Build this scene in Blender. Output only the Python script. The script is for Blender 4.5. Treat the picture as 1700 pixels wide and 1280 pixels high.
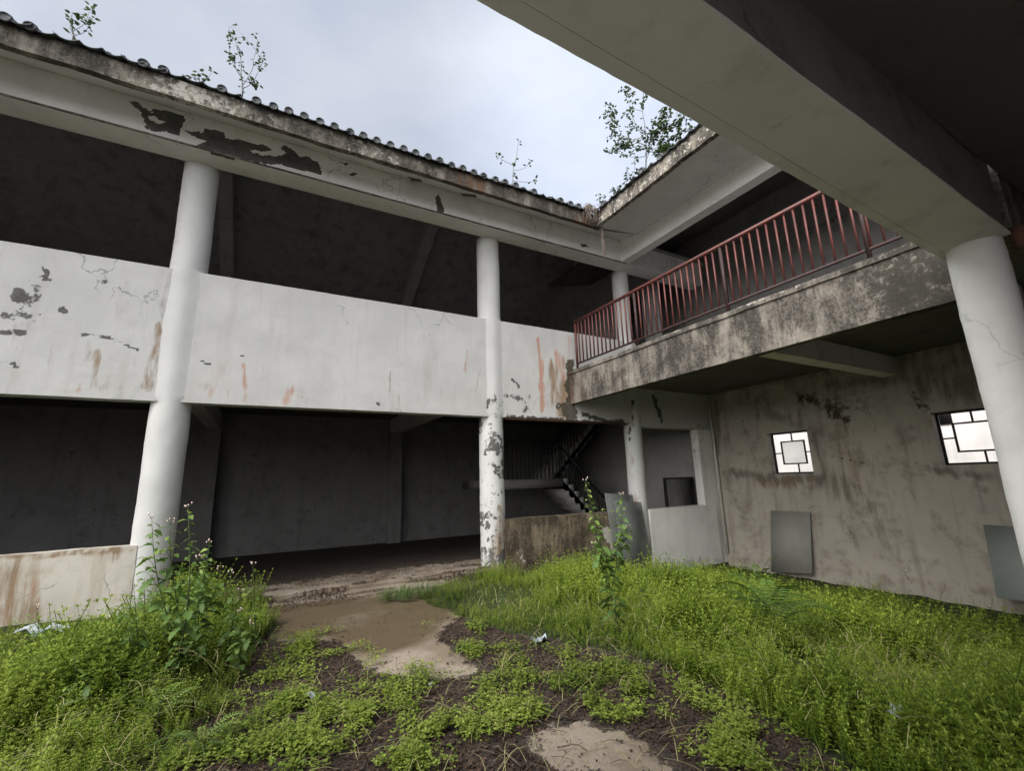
import bpy, math, random
import numpy as np
from mathutils import Matrix, Vector

for o in list(bpy.data.objects): bpy.data.objects.remove(o)
SC = bpy.context.scene
COL = SC.collection
rnd = random.Random(7)
RN = np.random.RandomState(11)

# ------------------------------------------------------------------ camera
CAM = np.array([0.0, 0.0, 1.6])
ROT = np.array([[0.87738676, -0.07500896, -0.47388408],
                [-0.47893494, -0.19565427, -0.85576909],
                [-0.02852709, 0.97780011, -0.20758888]])
cam_d = bpy.data.cameras.new('camera')
cam_d.sensor_width = 36.0
cam_d.lens = 739.0 / 1700.0 * 36.0
cam_d.clip_start = 0.05
cam_d.clip_end = 3000
cam = bpy.data.objects.new('camera', cam_d)
COL.objects.link(cam)
M4 = Matrix([list(ROT[0]) + [0.0], list(ROT[1]) + [0.0], list(ROT[2]) + [1.6], [0, 0, 0, 1]])
cam.matrix_world = M4
SC.camera = cam

# ------------------------------------------------------------------ sky, sun, exposure
SUN_EL, SUN_AZ = math.radians(48), math.radians(254)   # azimuth clockwise from +Y
world = bpy.data.worlds.new('World')
SC.world = world
world.use_nodes = True
nt = world.node_tree
for n in list(nt.nodes): nt.nodes.remove(n)
def wn(t, **k):
    n = nt.nodes.new(t)
    for a, b in k.items(): setattr(n, a, b)
    return n
wo = wn('ShaderNodeOutputWorld')
tc = wn('ShaderNodeTexCoord')
sky = wn('ShaderNodeTexSky', sky_type='NISHITA')
sky.sun_disc = False; sky.sun_elevation = SUN_EL; sky.sun_rotation = SUN_AZ
b1 = wn('ShaderNodeBackground'); b1.inputs[1].default_value = 0.06
nt.links.new(sky.outputs[0], b1.inputs[0])
mp = wn('ShaderNodeMapping'); mp.inputs['Scale'].default_value = (1, 1, 2.2)
nt.links.new(tc.outputs['Generated'], mp.inputs[0])
ns = wn('ShaderNodeTexNoise'); ns.inputs['Scale'].default_value = 2.3; ns.inputs['Detail'].default_value = 5; ns.inputs['Roughness'].default_value = .5
nt.links.new(mp.outputs[0], ns.inputs[0])
cr = wn('ShaderNodeValToRGB')
cr.color_ramp.elements[0].position = .3; cr.color_ramp.elements[0].color = (.158, .176, .212, 1)
cr.color_ramp.elements[1].position = .72; cr.color_ramp.elements[1].color = (.232, .242, .266, 1)
nt.links.new(ns.outputs[0], cr.inputs[0])
def vdot(vec, lo, hi, a, b):
    d = wn('ShaderNodeVectorMath', operation='DOT_PRODUCT'); d.inputs[1].default_value = Vector(vec).normalized()
    nrm = wn('ShaderNodeVectorMath', operation='NORMALIZE')
    nt.links.new(tc.outputs['Generated'], nrm.inputs[0]); nt.links.new(nrm.outputs[0], d.inputs[0])
    m = wn('ShaderNodeMapRange', interpolation_type='SMOOTHSTEP')
    m.inputs[1].default_value = lo; m.inputs[2].default_value = hi; m.inputs[3].default_value = a; m.inputs[4].default_value = b
    nt.links.new(d.outputs['Value'], m.inputs[0]); return m.outputs[0]
# thinner cloud round the hidden sun, thicker ahead; a pale gap over the corner of the roofs
g1 = vdot((-0.74, -0.28, 0.60), 0.38, 1.0, 1.0, 7.4)
g2 = vdot((0.61, 0.50, 0.62), 0.88, 0.998, 0.0, 0.5)
g3 = vdot((0.1, 0.9, 0.5), 0.2, 0.95, 0.0, 0.12)
def wm(op, a, b):
    m = wn('ShaderNodeMath', operation=op)
    for i, v in enumerate((a, b)):
        if isinstance(v, (int, float)): m.inputs[i].default_value = v
        else: nt.links.new(v, m.inputs[i])
    return m.outputs[0]
gs = wm('ADD', wm('ADD', g1, g2), g3)
b2 = wn('ShaderNodeBackground')
nm_ = vdot((-0.74, -0.28, 0.60), 0.3, .8, 0.0, .85)
mx = wn('ShaderNodeMix', data_type='RGBA'); nt.links.new(nm_, mx.inputs[0]); nt.links.new(cr.outputs[0], mx.inputs[6]); mx.inputs[7].default_value = (.236, .228, .215, 1)
nt.links.new(mx.outputs[2], b2.inputs[0]); nt.links.new(gs, b2.inputs[1])
ad = wn('ShaderNodeMixShader'); ad.inputs[0].default_value = .9
nt.links.new(b1.outputs[0], ad.inputs[1]); nt.links.new(b2.outputs[0], ad.inputs[2])
nt.links.new(ad.outputs[0], wo.inputs[0])

sun_d = bpy.data.lights.new('sun', 'SUN'); sun_d.energy = 1.0; sun_d.angle = math.radians(35); sun_d.color = (1, .98, .95)
sun = bpy.data.objects.new('sun', sun_d); COL.objects.link(sun)
sd = Vector((math.sin(SUN_AZ) * math.cos(SUN_EL), math.cos(SUN_AZ) * math.cos(SUN_EL), math.sin(SUN_EL)))
sun.rotation_euler = sd.to_track_quat('Z', 'Y').to_euler()
SC.view_settings.view_transform = 'Standard'; SC.view_settings.look = 'None'
SC.view_settings.exposure = 1.58; SC.view_settings.gamma = 1.0
SC.render.engine = 'CYCLES'
SC.cycles.max_bounces = 8; SC.cycles.diffuse_bounces = 7; SC.cycles.transparent_max_bounces = 12

# ------------------------------------------------------------------ measuring helpers: a pixel of the photo -> a point on a known plane
def ray(px, py):
    v = np.array([(px - 850.0) / 739.0, -(py - 640.0) / 739.0, -1.0]); v = ROT @ v
    return v / np.linalg.norm(v)
def at_y(px, py, Y): d = ray(px, py); return CAM + d * (Y / d[1])
def at_x(px, py, X): d = ray(px, py); return CAM + d * (X / d[0])
def at_z(px, py, Z): d = ray(px, py); return CAM + d * ((Z - 1.6) / d[2])

# ------------------------------------------------------------------ noise
def _h(i, j, k, s):
    i = i.astype(np.uint32); j = j.astype(np.uint32); k = k.astype(np.uint32)
    n = i * np.uint32(374761393) + j * np.uint32(668265263) + k * np.uint32(2147483647) + np.uint32((s * 1274126177) & 0xffffffff)
    n = (n ^ (n >> np.uint32(13))) * np.uint32(1274126177)
    n = n ^ (n >> np.uint32(16))
    return n.astype(np.float64) / 4294967295.0
def vnoise(P, f, seed=0):
    Q = np.asarray(P, float) * f + 1000.0
    if Q.ndim == 1: Q = Q[None]
    I = np.floor(Q).astype(np.int64); F = Q - I; F = F * F * (3 - 2 * F)
    r = 0
    for a in (0, 1):
        for b in (0, 1):
            for c in (0, 1):
                w = (F[:, 0] if a else 1 - F[:, 0]) * (F[:, 1] if b else 1 - F[:, 1]) * (F[:, 2] if c else 1 - F[:, 2])
                r = r + w * _h(I[:, 0] + a, I[:, 1] + b, I[:, 2] + c, seed)
    return r
def fbm(P, f, seed=0, o=4):
    r = 0; a = .5; t = 0
    for i in range(o):
        r = r + a * vnoise(P, f, seed + i); t += a; a *= .5; f *= 2.03
    return r / t
def sstep(x, a, b):
    t = np.clip((x - a) / (b - a), 0, 1); return t * t * (3 - 2 * t)
def seg_dist(P, pts):
    P = np.asarray(P); best = np.full(len(P), 1e9); pts = [np.asarray(p, float) for p in pts]
    if len(pts) == 1: return np.linalg.norm(P - pts[0], axis=1)
    for a, b in zip(pts[:-1], pts[1:]):
        d = b - a; L = max(d @ d, 1e-12)
        t = np.clip(((P - a) @ d) / L, 0, 1)
        best = np.minimum(best, np.linalg.norm(P - (a + t[:, None] * d), axis=1))
    return best
def inpoly(x, y, poly):
    r = np.zeros(len(x), bool); n = len(poly)
    for i in range(n):
        x1, y1 = poly[i]; x2, y2 = poly[(i + 1) % n]
        if y1 == y2: continue
        c = ((y1 > y) != (y2 > y)) & (x < (x2 - x1) * (y - y1) / (y2 - y1) + x1)
        r ^= c
    return r

# ------------------------------------------------------------------ materials
class NB:
    def __init__(s, name):
        s.m = bpy.data.materials.new(name); s.m.use_nodes = True; s.t = s.m.node_tree
        s.bsdf = s.t.nodes['Principled BSDF']; s.out = s.t.nodes['Material Output']
        s.pos = s.n('ShaderNodeNewGeometry').outputs['Position']
    def n(s, t, **k):
        n = s.t.nodes.new(t)
        for a, b in k.items(): setattr(n, a, b)
        return n
    def link(s, v, sock):
        if isinstance(v, (int, float)): sock.default_value = v
        elif isinstance(v, tuple): sock.default_value = v if len(v) == 4 else (*v, 1)
        else: s.t.links.new(v, sock)
    def noise(s, scale, detail=4, rough=.55, st=(1, 1, 1), off=0, dist=0):
        m = s.n('ShaderNodeMapping'); m.inputs['Scale'].default_value = st; m.inputs['Location'].default_value = (off, off * .7, off * 1.3)
        s.t.links.new(s.pos, m.inputs[0])
        x = s.n('ShaderNodeTexNoise'); x.inputs['Scale'].default_value = scale; x.inputs['Detail'].default_value = detail
        x.inputs['Roughness'].default_value = rough; x.inputs['Distortion'].default_value = dist
        s.t.links.new(m.outputs[0], x.inputs[0]); return x.outputs[0]
    def math(s, op, a, b=0.0, c=None):
        m = s.n('ShaderNodeMath', operation=op); s.link(a, m.inputs[0]); s.link(b, m.inputs[1])
        if c is not None: s.link(c, m.inputs[2])
        return m.outputs[0]
    def ramp(s, v, lo, hi, a=0.0, b=1.0):
        m = s.n('ShaderNodeMapRange', interpolation_type='SMOOTHSTEP'); s.link(v, m.inputs[0])
        for i, q in zip((1, 2, 3, 4), (lo, hi, a, b)): m.inputs[i].default_value = q
        return m.outputs[0]
    def mix(s, f, a, b):
        m = s.n('ShaderNodeMix', data_type='RGBA'); s.link(f, m.inputs[0]); s.link(a, m.inputs[6]); s.link(b, m.inputs[7]); return m.outputs[2]
    def attr(s, name): return s.n('ShaderNodeAttribute', attribute_name=name).outputs['Fac']
    def bump(s, h, strength=.4, dist=.01):
        b = s.n('ShaderNodeBump'); b.inputs['Strength'].default_value = strength; b.inputs['Distance'].default_value = dist
        s.link(h, b.inputs['Height']); s.t.links.new(b.outputs[0], s.bsdf.inputs['Normal'])
    def base(s, c, rough=.85, spec=.25):
        s.link(c, s.bsdf.inputs['Base Color']); s.link(rough, s.bsdf.inputs['Roughness']); s.bsdf.inputs['Specular IOR Level'].default_value = spec

def plaster(name, base, grime=(.25, .23, .2), streak=.25, blotch=.25, rough=.85, attrs=True, bstr=.35, chips=.0, tone=(1, 1, 1), bscale=1.3, crack=.7):
    b = NB(name)
    big = b.noise(bscale, 5, .6)
    c = b.mix(b.ramp(big, .3, .7), base, tuple(x * .88 * t for x, t in zip(base, tone)))
    st = b.noise(3.2, 6, .62, (1.6, 1.6, .16), 3)
    stm = b.math('MULTIPLY', b.ramp(st, .5, .72), streak)
    c = b.mix(stm, c, grime)
    bl = b.noise(2.6, 8, .68, off=9)
    c = b.mix(b.math('MULTIPLY', b.ramp(bl, .48, .7), blotch), c, grime)
    fine = b.noise(38, 6, .7, off=2)
    mid = b.noise(9, 6, .68, off=5)
    h = b.math('MULTIPLY', fine, .5)
    h = b.math('ADD', h, b.math('MULTIPLY', b.noise(3.5, 3), .8))
    cm = b.n('ShaderNodeMapping'); cm.inputs['Scale'].default_value = (1, 1, .8)
    vv = b.n('ShaderNodeVectorMath', operation='ADD'); b.t.links.new(b.pos, vv.inputs[0])
    nx = b.n('ShaderNodeTexNoise'); nx.inputs['Scale'].default_value = 3.5; nx.inputs['Detail'].default_value = 5; b.t.links.new(b.pos, nx.inputs[0])
    sc_ = b.n('ShaderNodeVectorMath', operation='SCALE'); sc_.inputs['Scale'].default_value = .55; b.t.links.new(nx.outputs['Color'], sc_.inputs[0]); b.t.links.new(sc_.outputs[0], vv.inputs[1])
    vo = b.n('ShaderNodeTexVoronoi', feature='DISTANCE_TO_EDGE'); vo.inputs['Scale'].default_value = .9; b.t.links.new(vv.outputs[0], vo.inputs['Vector'])
    ck = b.math('MULTIPLY', b.ramp(vo.outputs['Distance'], .003, .009, 1.0, 0.0), b.ramp(b.noise(.9, 3, off=23), .50, .60))
    c = b.mix(b.math('MULTIPLY', ck, crack), c, tuple(x * .35 for x in base)); h = b.math('SUBTRACT', h, b.math('MULTIPLY', ck, .6))
    if chips > 0:
        ch = b.ramp(b.noise(14, 7, .72, off=17), .66, .69)
        ch = b.math('MULTIPLY', ch, chips)
        c = b.mix(ch, c, (.17, .165, .155)); h = b.math('SUBTRACT', h, ch)
    if attrs:
        n1 = b.math('SUBTRACT', mid, .5)
        def cov(nm, k, lo, hi): return b.ramp(b.math('ADD', b.attr(nm), b.math('MULTIPLY', n1, k)), lo, hi)
        st2 = b.math('SUBTRACT', b.noise(7, 7, .7, (1.5, 1.5, .22), 31), .5)
        def cov2(nm, k, lo, hi): return b.ramp(b.math('ADD', b.attr(nm), b.math('MULTIPLY', st2, k)), lo, hi)
        c = b.mix(b.math('MULTIPLY', cov2('stain', 1.5, .3, .95), .85), c, (.14, .125, .105))
        c = b.mix(b.math('MULTIPLY', cov2('brown', 1.6, .3, .9), .9), c, (.22, .14, .075))
        c = b.mix(b.math('MULTIPLY', cov2('rust', 1.5, .3, 1.0), .75), c, (.40, .19, .12))
        pl = cov('peel', .9, .46, .52)
        c = b.mix(pl, c, b.mix(b.ramp(mid, .3, .7), (.075, .073, .07), (.12, .117, .112)))
        h = b.math('SUBTRACT', h, b.math('MULTIPLY', pl, 1.2))
        ms = cov('moss', 1.5, .35, .62)
        c = b.mix(b.math('MULTIPLY', ms, .93), c, b.mix(b.ramp(fine, .35, .65), (.025, .022, .017), (.075, .062, .042)))
        lt = cov('light', 1.3, .45, .6)
        c = b.mix(b.math('MULTIPLY', lt, .85), c, (.56, .52, .47))
    b.base(c, rough); b.bump(h, bstr, .012)
    return b.m

MAT = {}
MAT['white'] = plaster('white_plaster', (.515, .51, .50), streak=.20, blotch=.14)
MAT['column'] = plaster('column_plaster', (.555, .553, .545), crack=.35, streak=.10, blotch=.06, chips=.0)
MAT['soffit'] = plaster('soffit_plaster', (.66, .65, .64), streak=.0, blotch=.10)
MAT['beam'] = plaster('beam_plaster', (.70, .67, .645), crack=.0, streak=.0, blotch=.30, bstr=.25, bscale=.8)
MAT['lowwall'] = plaster('stained_low_wall', (.55, .52, .46), grime=(.3, .22, .15), streak=.45, blotch=.45)
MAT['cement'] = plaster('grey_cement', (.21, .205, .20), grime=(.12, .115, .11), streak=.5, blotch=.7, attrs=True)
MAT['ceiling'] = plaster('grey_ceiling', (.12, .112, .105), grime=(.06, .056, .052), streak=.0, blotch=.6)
MAT['rafter'] = plaster('pale_cement', (.50, .49, .475), grime=(.3, .29, .28), streak=.1, blotch=.4, attrs=False)
MAT['cement2'] = plaster('blotched_cement', (.40, .39, .385), grime=(.17, .165, .16), streak=.3, blotch=.7, attrs=False)  # mid grey cement with darker streaks and blotches
MAT['eavebeam'] = plaster('eave_beam_plaster', (.84, .83, .82), streak=.12, blotch=.10)
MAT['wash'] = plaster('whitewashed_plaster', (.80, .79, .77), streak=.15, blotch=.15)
MAT['nearcol'] = plaster('near_column_plaster', (.76, .755, .74), crack=.25, streak=.12, blotch=.12)
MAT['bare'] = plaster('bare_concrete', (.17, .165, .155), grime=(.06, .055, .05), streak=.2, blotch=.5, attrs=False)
MAT['winwall'] = plaster('beige_render', (.44, .40, .345), grime=(.17, .145, .112), streak=.55, blotch=.65)
MAT['outer'] = plaster('neighbour_render', (.80, .77, .74), streak=.1, blotch=.1, attrs=False)

def mottled(name, lightc, darkc, midc, attrs=True):
    b = NB(name)
    st = b.noise(3.4, 8, .72, (1.5, 1.5, .32), 4)
    bl = b.noise(2.0, 6, .65, off=6)
    fine = b.noise(30, 7, .78, off=1)
    mid = b.noise(11, 7, .75, off=8)
    v = b.math('ADD', b.math('MULTIPLY', st, .55), b.math('MULTIPLY', bl, .45))
    c = b.mix(b.ramp(v, .36, .57), lightc, midc)
    c = b.mix(b.ramp(b.math('ADD', v, b.math('MULTIPLY', b.math('SUBTRACT', fine, .5), .8)), .44, .64), c, darkc)
    c = b.mix(b.math('MULTIPLY', b.ramp(b.math('ADD', mid, b.math('MULTIPLY', b.math('SUBTRACT', .5, v), .6)), .60, .68), .55), c, tuple(min(1, x * 1.35) for x in lightc))
    if attrs:
        n1 = b.math('SUBTRACT', mid, .5)
        c = b.mix(b.math('MULTIPLY', b.ramp(b.math('ADD', b.attr('rust'), b.math('MULTIPLY', b.math('SUBTRACT', st, .5), 2.0)), .25, .75), .75), c, (.19, .095, .05))
        c = b.mix(b.math('MULTIPLY', b.ramp(b.math('ADD', b.attr('moss'), b.math('MULTIPLY', n1, 1.5)), .4, .62), .9), c, (.035, .033, .027))
        c = b.mix(b.math('MULTIPLY', b.ramp(b.math('ADD', b.attr('light'), b.math('MULTIPLY', n1, 1.6)), .42, .60), .8), c, (.50, .47, .42))
    b.base(c, .9, .2)
    b.bump(b.math('ADD', fine, mid), .5, .015)
    return b.m
MAT['fascia'] = mottled('weathered_concrete', (.225, .20, .17), (.035, .031, .028), (.10, .09, .077))
MAT['eave'] = mottled('eave_concrete', (.24, .215, .18), (.04, .037, .032), (.10, .09, .075))
MAT['mosswall'] = mottled('mossy_low_wall', (.21, .17, .12), (.036, .030, .022), (.09, .07, .048))

def simple(name, c1, c2, scale=12, rough=.7, spec=.3, bstr=.3, metal=0):
    b = NB(name); n = b.noise(scale, 6, .65)
    b.base(b.mix(b.ramp(n, .35, .65), c1, c2), rough, spec); b.bump(n, bstr, .004); b.bsdf.inputs['Metallic'].default_value = metal
    return b.m
MAT['tile'] = simple('grey_roof_tile', (.055, .06, .068), (.12, .125, .13), 25, .75)
MAT['redrail'] = simple('red_rail_paint', (.125, .032, .025), (.07, .028, .025), 9, .5, .4)
MAT['darkrail'] = simple('dark_rail_paint', (.05, .022, .02), (.025, .018, .018), 14, .6)
MAT['blackrail'] = simple('black_iron', (.02, .02, .022), (.035, .03, .03), 14, .6)
MAT['grille'] = simple('dark_grille', (.018, .018, .022), (.03, .028, .03), 14, .5)
MAT['stick'] = simple('dead_wood', (.045, .034, .025), (.11, .085, .06), 20, .9)
MAT['litter'] = simple('dead_leaf_litter', (.03, .020, .015), (.085, .058, .042), 6, .95, .1)
MAT['root'] = simple('dry_roots', (.09, .07, .06), (.24, .20, .17), 20, .9)
MAT['stem'] = simple('green_stem', (.07, .11, .03), (.05, .06, .025), 20, .7)
MAT['bark'] = simple('sapling_bark', (.10, .095, .08), (.17, .165, .145), 20, .8)
MAT['board'] = simple('grey_board', (.26, .26, .23), (.31, .305, .275), 2, .75, .3, .05)
MAT['palebd'] = simple('pale_board', (.24, .27, .25), (.29, .31, .29), 2, .75, .3, .05)
MAT['straw'] = simple('dry_straw', (.28, .27, .12), (.18, .15, .07), 30, .9)
MAT['petal'] = simple('pale_petal', (.65, .6, .52), (.7, .45, .38), 40, .6)
MAT['plastic'] = simple('pale_plastic', (.25, .30, .34), (.42, .46, .48), 6, .4, .5)
MAT['pipe'] = simple('white_pipe', (.55, .54, .48), (.44, .42, .36), 3, .5)
MAT['redwood'] = simple('brick_red_wood', (.16, .07, .045), (.09, .045, .03), 20, .8)
b = NB('frosted_glass'); n = b.noise(60, 3)
b.base((.80, .84, .82), .35, .5); b.bsdf.inputs['Transmission Weight'].default_value = .55; b.bump(n, .5, .003); b.bsdf.inputs['Alpha'].default_value = .3
MAT['glass'] = b.m
b = NB('dusty_glass')
b.base((.13, .14, .132), .7, .2)
b.link(b.ramp(b.noise(1.6, 5), .3, .7, .42, .7), b.bsdf.inputs['Alpha'])
MAT['dglass'] = b.m

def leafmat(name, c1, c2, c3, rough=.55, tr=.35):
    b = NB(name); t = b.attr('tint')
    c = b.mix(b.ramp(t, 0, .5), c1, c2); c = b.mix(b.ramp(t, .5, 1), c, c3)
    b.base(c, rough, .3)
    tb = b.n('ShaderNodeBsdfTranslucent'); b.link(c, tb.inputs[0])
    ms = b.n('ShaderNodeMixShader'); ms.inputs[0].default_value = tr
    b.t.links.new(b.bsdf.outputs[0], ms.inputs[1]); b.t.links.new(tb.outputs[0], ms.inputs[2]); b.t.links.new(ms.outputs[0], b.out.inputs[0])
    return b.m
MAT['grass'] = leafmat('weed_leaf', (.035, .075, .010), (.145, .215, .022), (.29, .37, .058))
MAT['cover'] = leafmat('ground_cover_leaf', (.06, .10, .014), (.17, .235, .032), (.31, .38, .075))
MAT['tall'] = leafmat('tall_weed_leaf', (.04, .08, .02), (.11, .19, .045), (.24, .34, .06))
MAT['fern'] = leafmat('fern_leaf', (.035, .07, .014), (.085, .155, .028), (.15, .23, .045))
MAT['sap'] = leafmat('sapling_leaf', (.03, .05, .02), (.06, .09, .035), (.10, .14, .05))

# ground
b = NB('courtyard_ground')
n_mid = b.noise(6, 8, .72); n_f = b.noise(45, 6, .75, off=3); n_b = b.noise(1.5, 5, .6, off=7)
sandc = b.mix(b.ramp(n_b, .35, .65), (.27, .225, .18), (.17, .135, .10))
sandc = b.mix(b.math('MULTIPLY', b.ramp(n_f, .45, .7), .4), sandc, (.10, .075, .05))
wet = b.attr('wet')
sandc = b.mix(b.ramp(b.math('ADD', wet, b.math('MULTIPLY', b.math('SUBTRACT', n_b, .5), 1.6)), .15, .95), sandc, (.112, .085, .054))
soil = b.mix(b.ramp(n_f, .35, .65), (.022, .018, .016), (.085, .064, .050))
sf = b.ramp(b.math('ADD', b.attr('sand'), b.math('MULTIPLY', b.math('SUBTRACT', n_mid, .5), 1.3)), .44, .56)
gc = b.mix(sf, soil, sandc)
gf = b.ramp(b.math('ADD', b.attr('green'), b.math('MULTIPLY', b.math('SUBTRACT', n_mid, .5), .8)), .35, .65)
gc = b.mix(b.math('MULTIPLY', gf, .8), gc, (.02, .03, .008))
b.base(gc, b.ramp(wet, .1, .8, .95, .22), .3)
hh = b.math('ADD', b.math('MULTIPLY', n_f, b.ramp(sf, 0, 1, 1.0, .25)), b.math('MULTIPLY', n_mid, b.ramp(sf, 0, 1, 1.2, .25)))
b.bump(hh, .8, .03)
MAT['ground'] = b.m

# ------------------------------------------------------------------ mesh + object helpers
def root_of(name, loc, label, cat, group=None):
    o = bpy.data.objects.new(name, None); COL.objects.link(o); o.location = loc; o.empty_display_size = .2
    o['label'] = label; o['category'] = cat
    if group: o['group'] = group
    return o
def wloc(o):
    v = Vector((0, 0, 0))
    while o is not None: v = v + o.location; o = o.parent
    return v
def link(me, name, mat, parent=None, label=None, cat=None, group=None, kind=None, origin=None):
    """vertices are in world coordinates; the object's origin goes to `origin` or the parent's"""
    o = bpy.data.objects.new(name, me); COL.objects.link(o)
    for m in (mat if isinstance(mat, (list, tuple)) else [mat]): me.materials.append(m)
    if parent is not None:
        o.parent = parent; o.location = -wloc(parent)
    elif origin is not None:
        me.transform(Matrix.Translation(-Vector(origin))); o.location = origin
    if label: o['label'] = label
    if cat: o['category'] = cat
    if group: o['group'] = group
    if kind: o['kind'] = kind
    return o
def mk(V, F, name='m', smooth=False, attrs=None, mi=None):
    V = np.asarray(V, np.float32)
    me = bpy.data.meshes.new(name)
    me.vertices.add(len(V)); me.vertices.foreach_set('co', V.ravel())
    if isinstance(F, np.ndarray):
        n, k = F.shape; flat = F.ravel().astype(np.int32); starts = np.arange(0, n * k, k, dtype=np.int32); tot = n
    else:
        flat = np.fromiter((i for f in F for i in f), np.int32); ln = np.array([len(f) for f in F]); starts = np.concatenate(([0], np.cumsum(ln)[:-1])).astype(np.int32); tot = len(F)
    me.loops.add(len(flat)); me.loops.foreach_set('vertex_index', flat)
    me.polygons.add(tot); me.polygons.foreach_set('loop_start', starts)
    if mi is not None: me.polygons.foreach_set('material_index', np.asarray(mi, np.int32))
    me.update(calc_edges=True)
    if smooth: me.polygons.foreach_set('use_smooth', np.ones(tot, bool))
    if attrs:
        for k, a in attrs.items():
            at = me.attributes.new(k, 'FLOAT', 'POINT'); at.data.foreach_set('value', np.asarray(a, np.float32))
    return me
class Acc:
    def __init__(s): s.V = []; s.F = []; s.n = 0; s.mi = []; s.tint = []
    def add(s, V, F, mi=0, tint=None):
        V = np.asarray(V, float); s.V.append(V)
        for f in F: s.F.append(tuple(int(i) + s.n for i in f)); s.mi.append(mi)
        s.tint.append(np.full(len(V), .5) if tint is None else np.broadcast_to(np.asarray(tint, float), (len(V),)))
        s.n += len(V)
    def box(s, lo, hi, mi=0):
        x0, y0, z0 = lo; x1, y1, z1 = hi
        V = [(x0, y0, z0), (x1, y0, z0), (x1, y1, z0), (x0, y1, z0), (x0, y0, z1), (x1, y0, z1), (x1, y1, z1), (x0, y1, z1)]
        s.add(V, [(0, 3, 2, 1), (4, 5, 6, 7), (0, 1, 5, 4), (1, 2, 6, 5), (2, 3, 7, 6), (3, 0, 4, 7)], mi)
    def tube(s, pts, rad, k=6, mi=0, cap=True, tint=None):
        pts = [np.asarray(p, float) for p in pts]; n = len(pts)
        rad = [rad] * n if isinstance(rad, (int, float)) else list(rad)
        V = []; prev = None
        for i, p in enumerate(pts):
            d = pts[min(i + 1, n - 1)] - pts[max(i - 1, 0)]; d = d / (np.linalg.norm(d) + 1e-9)
            a = np.array([1, 0, 0.]) if abs(d[0]) < .9 else np.array([0, 1, 0.])
            if prev is not None: a = prev
            u = a - d * (a @ d); u /= np.linalg.norm(u) + 1e-9; prev = u; w = np.cross(d, u)
            for j in range(k):
                t = 2 * math.pi * j / k; V.append(p + rad[i] * (math.cos(t) * u + math.sin(t) * w))
        F = [(i * k + j, i * k + (j + 1) % k, (i + 1) * k + (j + 1) % k, (i + 1) * k + j) for i in range(n - 1) for j in range(k)]
        if cap: F += [tuple(reversed(range(k))), tuple(range((n - 1) * k, n * k))]
        s.add(V, F, mi, tint)
    def bar(s, a, b, w, h, mi=0, up=(0, 0, 1)):
        a = np.asarray(a, float); b = np.asarray(b, float); d = (b - a) / np.linalg.norm(b - a); up = np.asarray(up, float)
        u = np.cross(d, up); u /= np.linalg.norm(u); v = np.cross(u, d)
        V = []
        for p in (a, b):
            for (i, j) in ((-1, -1), (1, -1), (1, 1), (-1, 1)): V.append(p + u * i * w / 2 + v * j * h / 2)
        s.add(V, [(0, 3, 2, 1), (4, 5, 6, 7), (0, 1, 5, 4), (1, 2, 6, 5), (2, 3, 7, 6), (3, 0, 4, 7)], mi)
    def mesh(s, name='m', smooth=False):
        return mk(np.concatenate(s.V), s.F, name, smooth, {'tint': np.concatenate(s.tint)}, s.mi)

ATTRN = ('peel', 'rust', 'stain', 'brown', 'moss', 'light')
def gface(o, u, v, nu, nv):
    a = np.linspace(0, 1, nu + 1); c = np.linspace(0, 1, nv + 1)
    A, B = np.meshgrid(a, c, indexing='ij')
    V = o + A.reshape(-1, 1) * u + B.reshape(-1, 1) * v
    i, j = np.meshgrid(np.arange(nu), np.arange(nv), indexing='ij'); i = i.ravel(); j = j.ravel(); s = nv + 1
    return V, np.stack([i * s + j, (i + 1) * s + j, (i + 1) * s + j + 1, i * s + j + 1], 1)
def wobble(P, amp, f=2.0):
    r = np.stack([vnoise(P, f, 91) - .5, vnoise(P, f, 92) - .5, vnoise(P, f, 93) - .5], 1) * 2 * amp
    r += np.stack([vnoise(P, f * 7, 94) - .5, vnoise(P, f * 7, 95) - .5, vnoise(P, f * 7, 96) - .5], 1) * .8 * amp
    return r
def gbox(lo, hi, res, mask=None, amp=.004, fmap=None, skip=''):
    lo = np.array(lo, float); hi = np.array(hi, float); d = hi - lo
    if isinstance(res, (int, float)): res = (res,) * 3
    n = [max(1, int(math.ceil(d[i] / res[i]))) for i in range(3)]
    X, Y, Z = np.array([d[0], 0, 0]), np.array([0, d[1], 0]), np.array([0, 0, d[2]])
    fs = {'b': (lo, Y, X, n[1], n[0]), 't': (lo + Z, X, Y, n[0], n[1]), 'f': (lo, X, Z, n[0], n[2]), 'k': (lo + Y, Z, X, n[2], n[0]),
          'l': (lo, Z, Y, n[2], n[1]), 'r': (lo + X, Y, Z, n[1], n[2])}
    Vs = []; Fs = []; m = 0
    for k, a in fs.items():
        if k in skip: continue
        V, F = gface(*a); Vs.append(V); Fs.append(F + m); m += len(V)
    V = np.concatenate(Vs); F = np.concatenate(Fs)
    P0 = V.copy()
    if fmap is not None: V = fmap(V)
    if amp: V = V + wobble(P0, amp)
    return V, F, P0
def gjoin(parts, mask=None, name='m', smooth=True):
    Vs = []; Fs = []; n = 0; Ps = []
    for V, F, P in parts: Vs.append(V); Fs.append(F + n); Ps.append(P); n += len(V)
    V = np.concatenate(Vs); P = np.concatenate(Ps)
    at = None
    if mask is not None: at = mask(V)
    return mk(V, np.concatenate(Fs), name, smooth, at)
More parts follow.
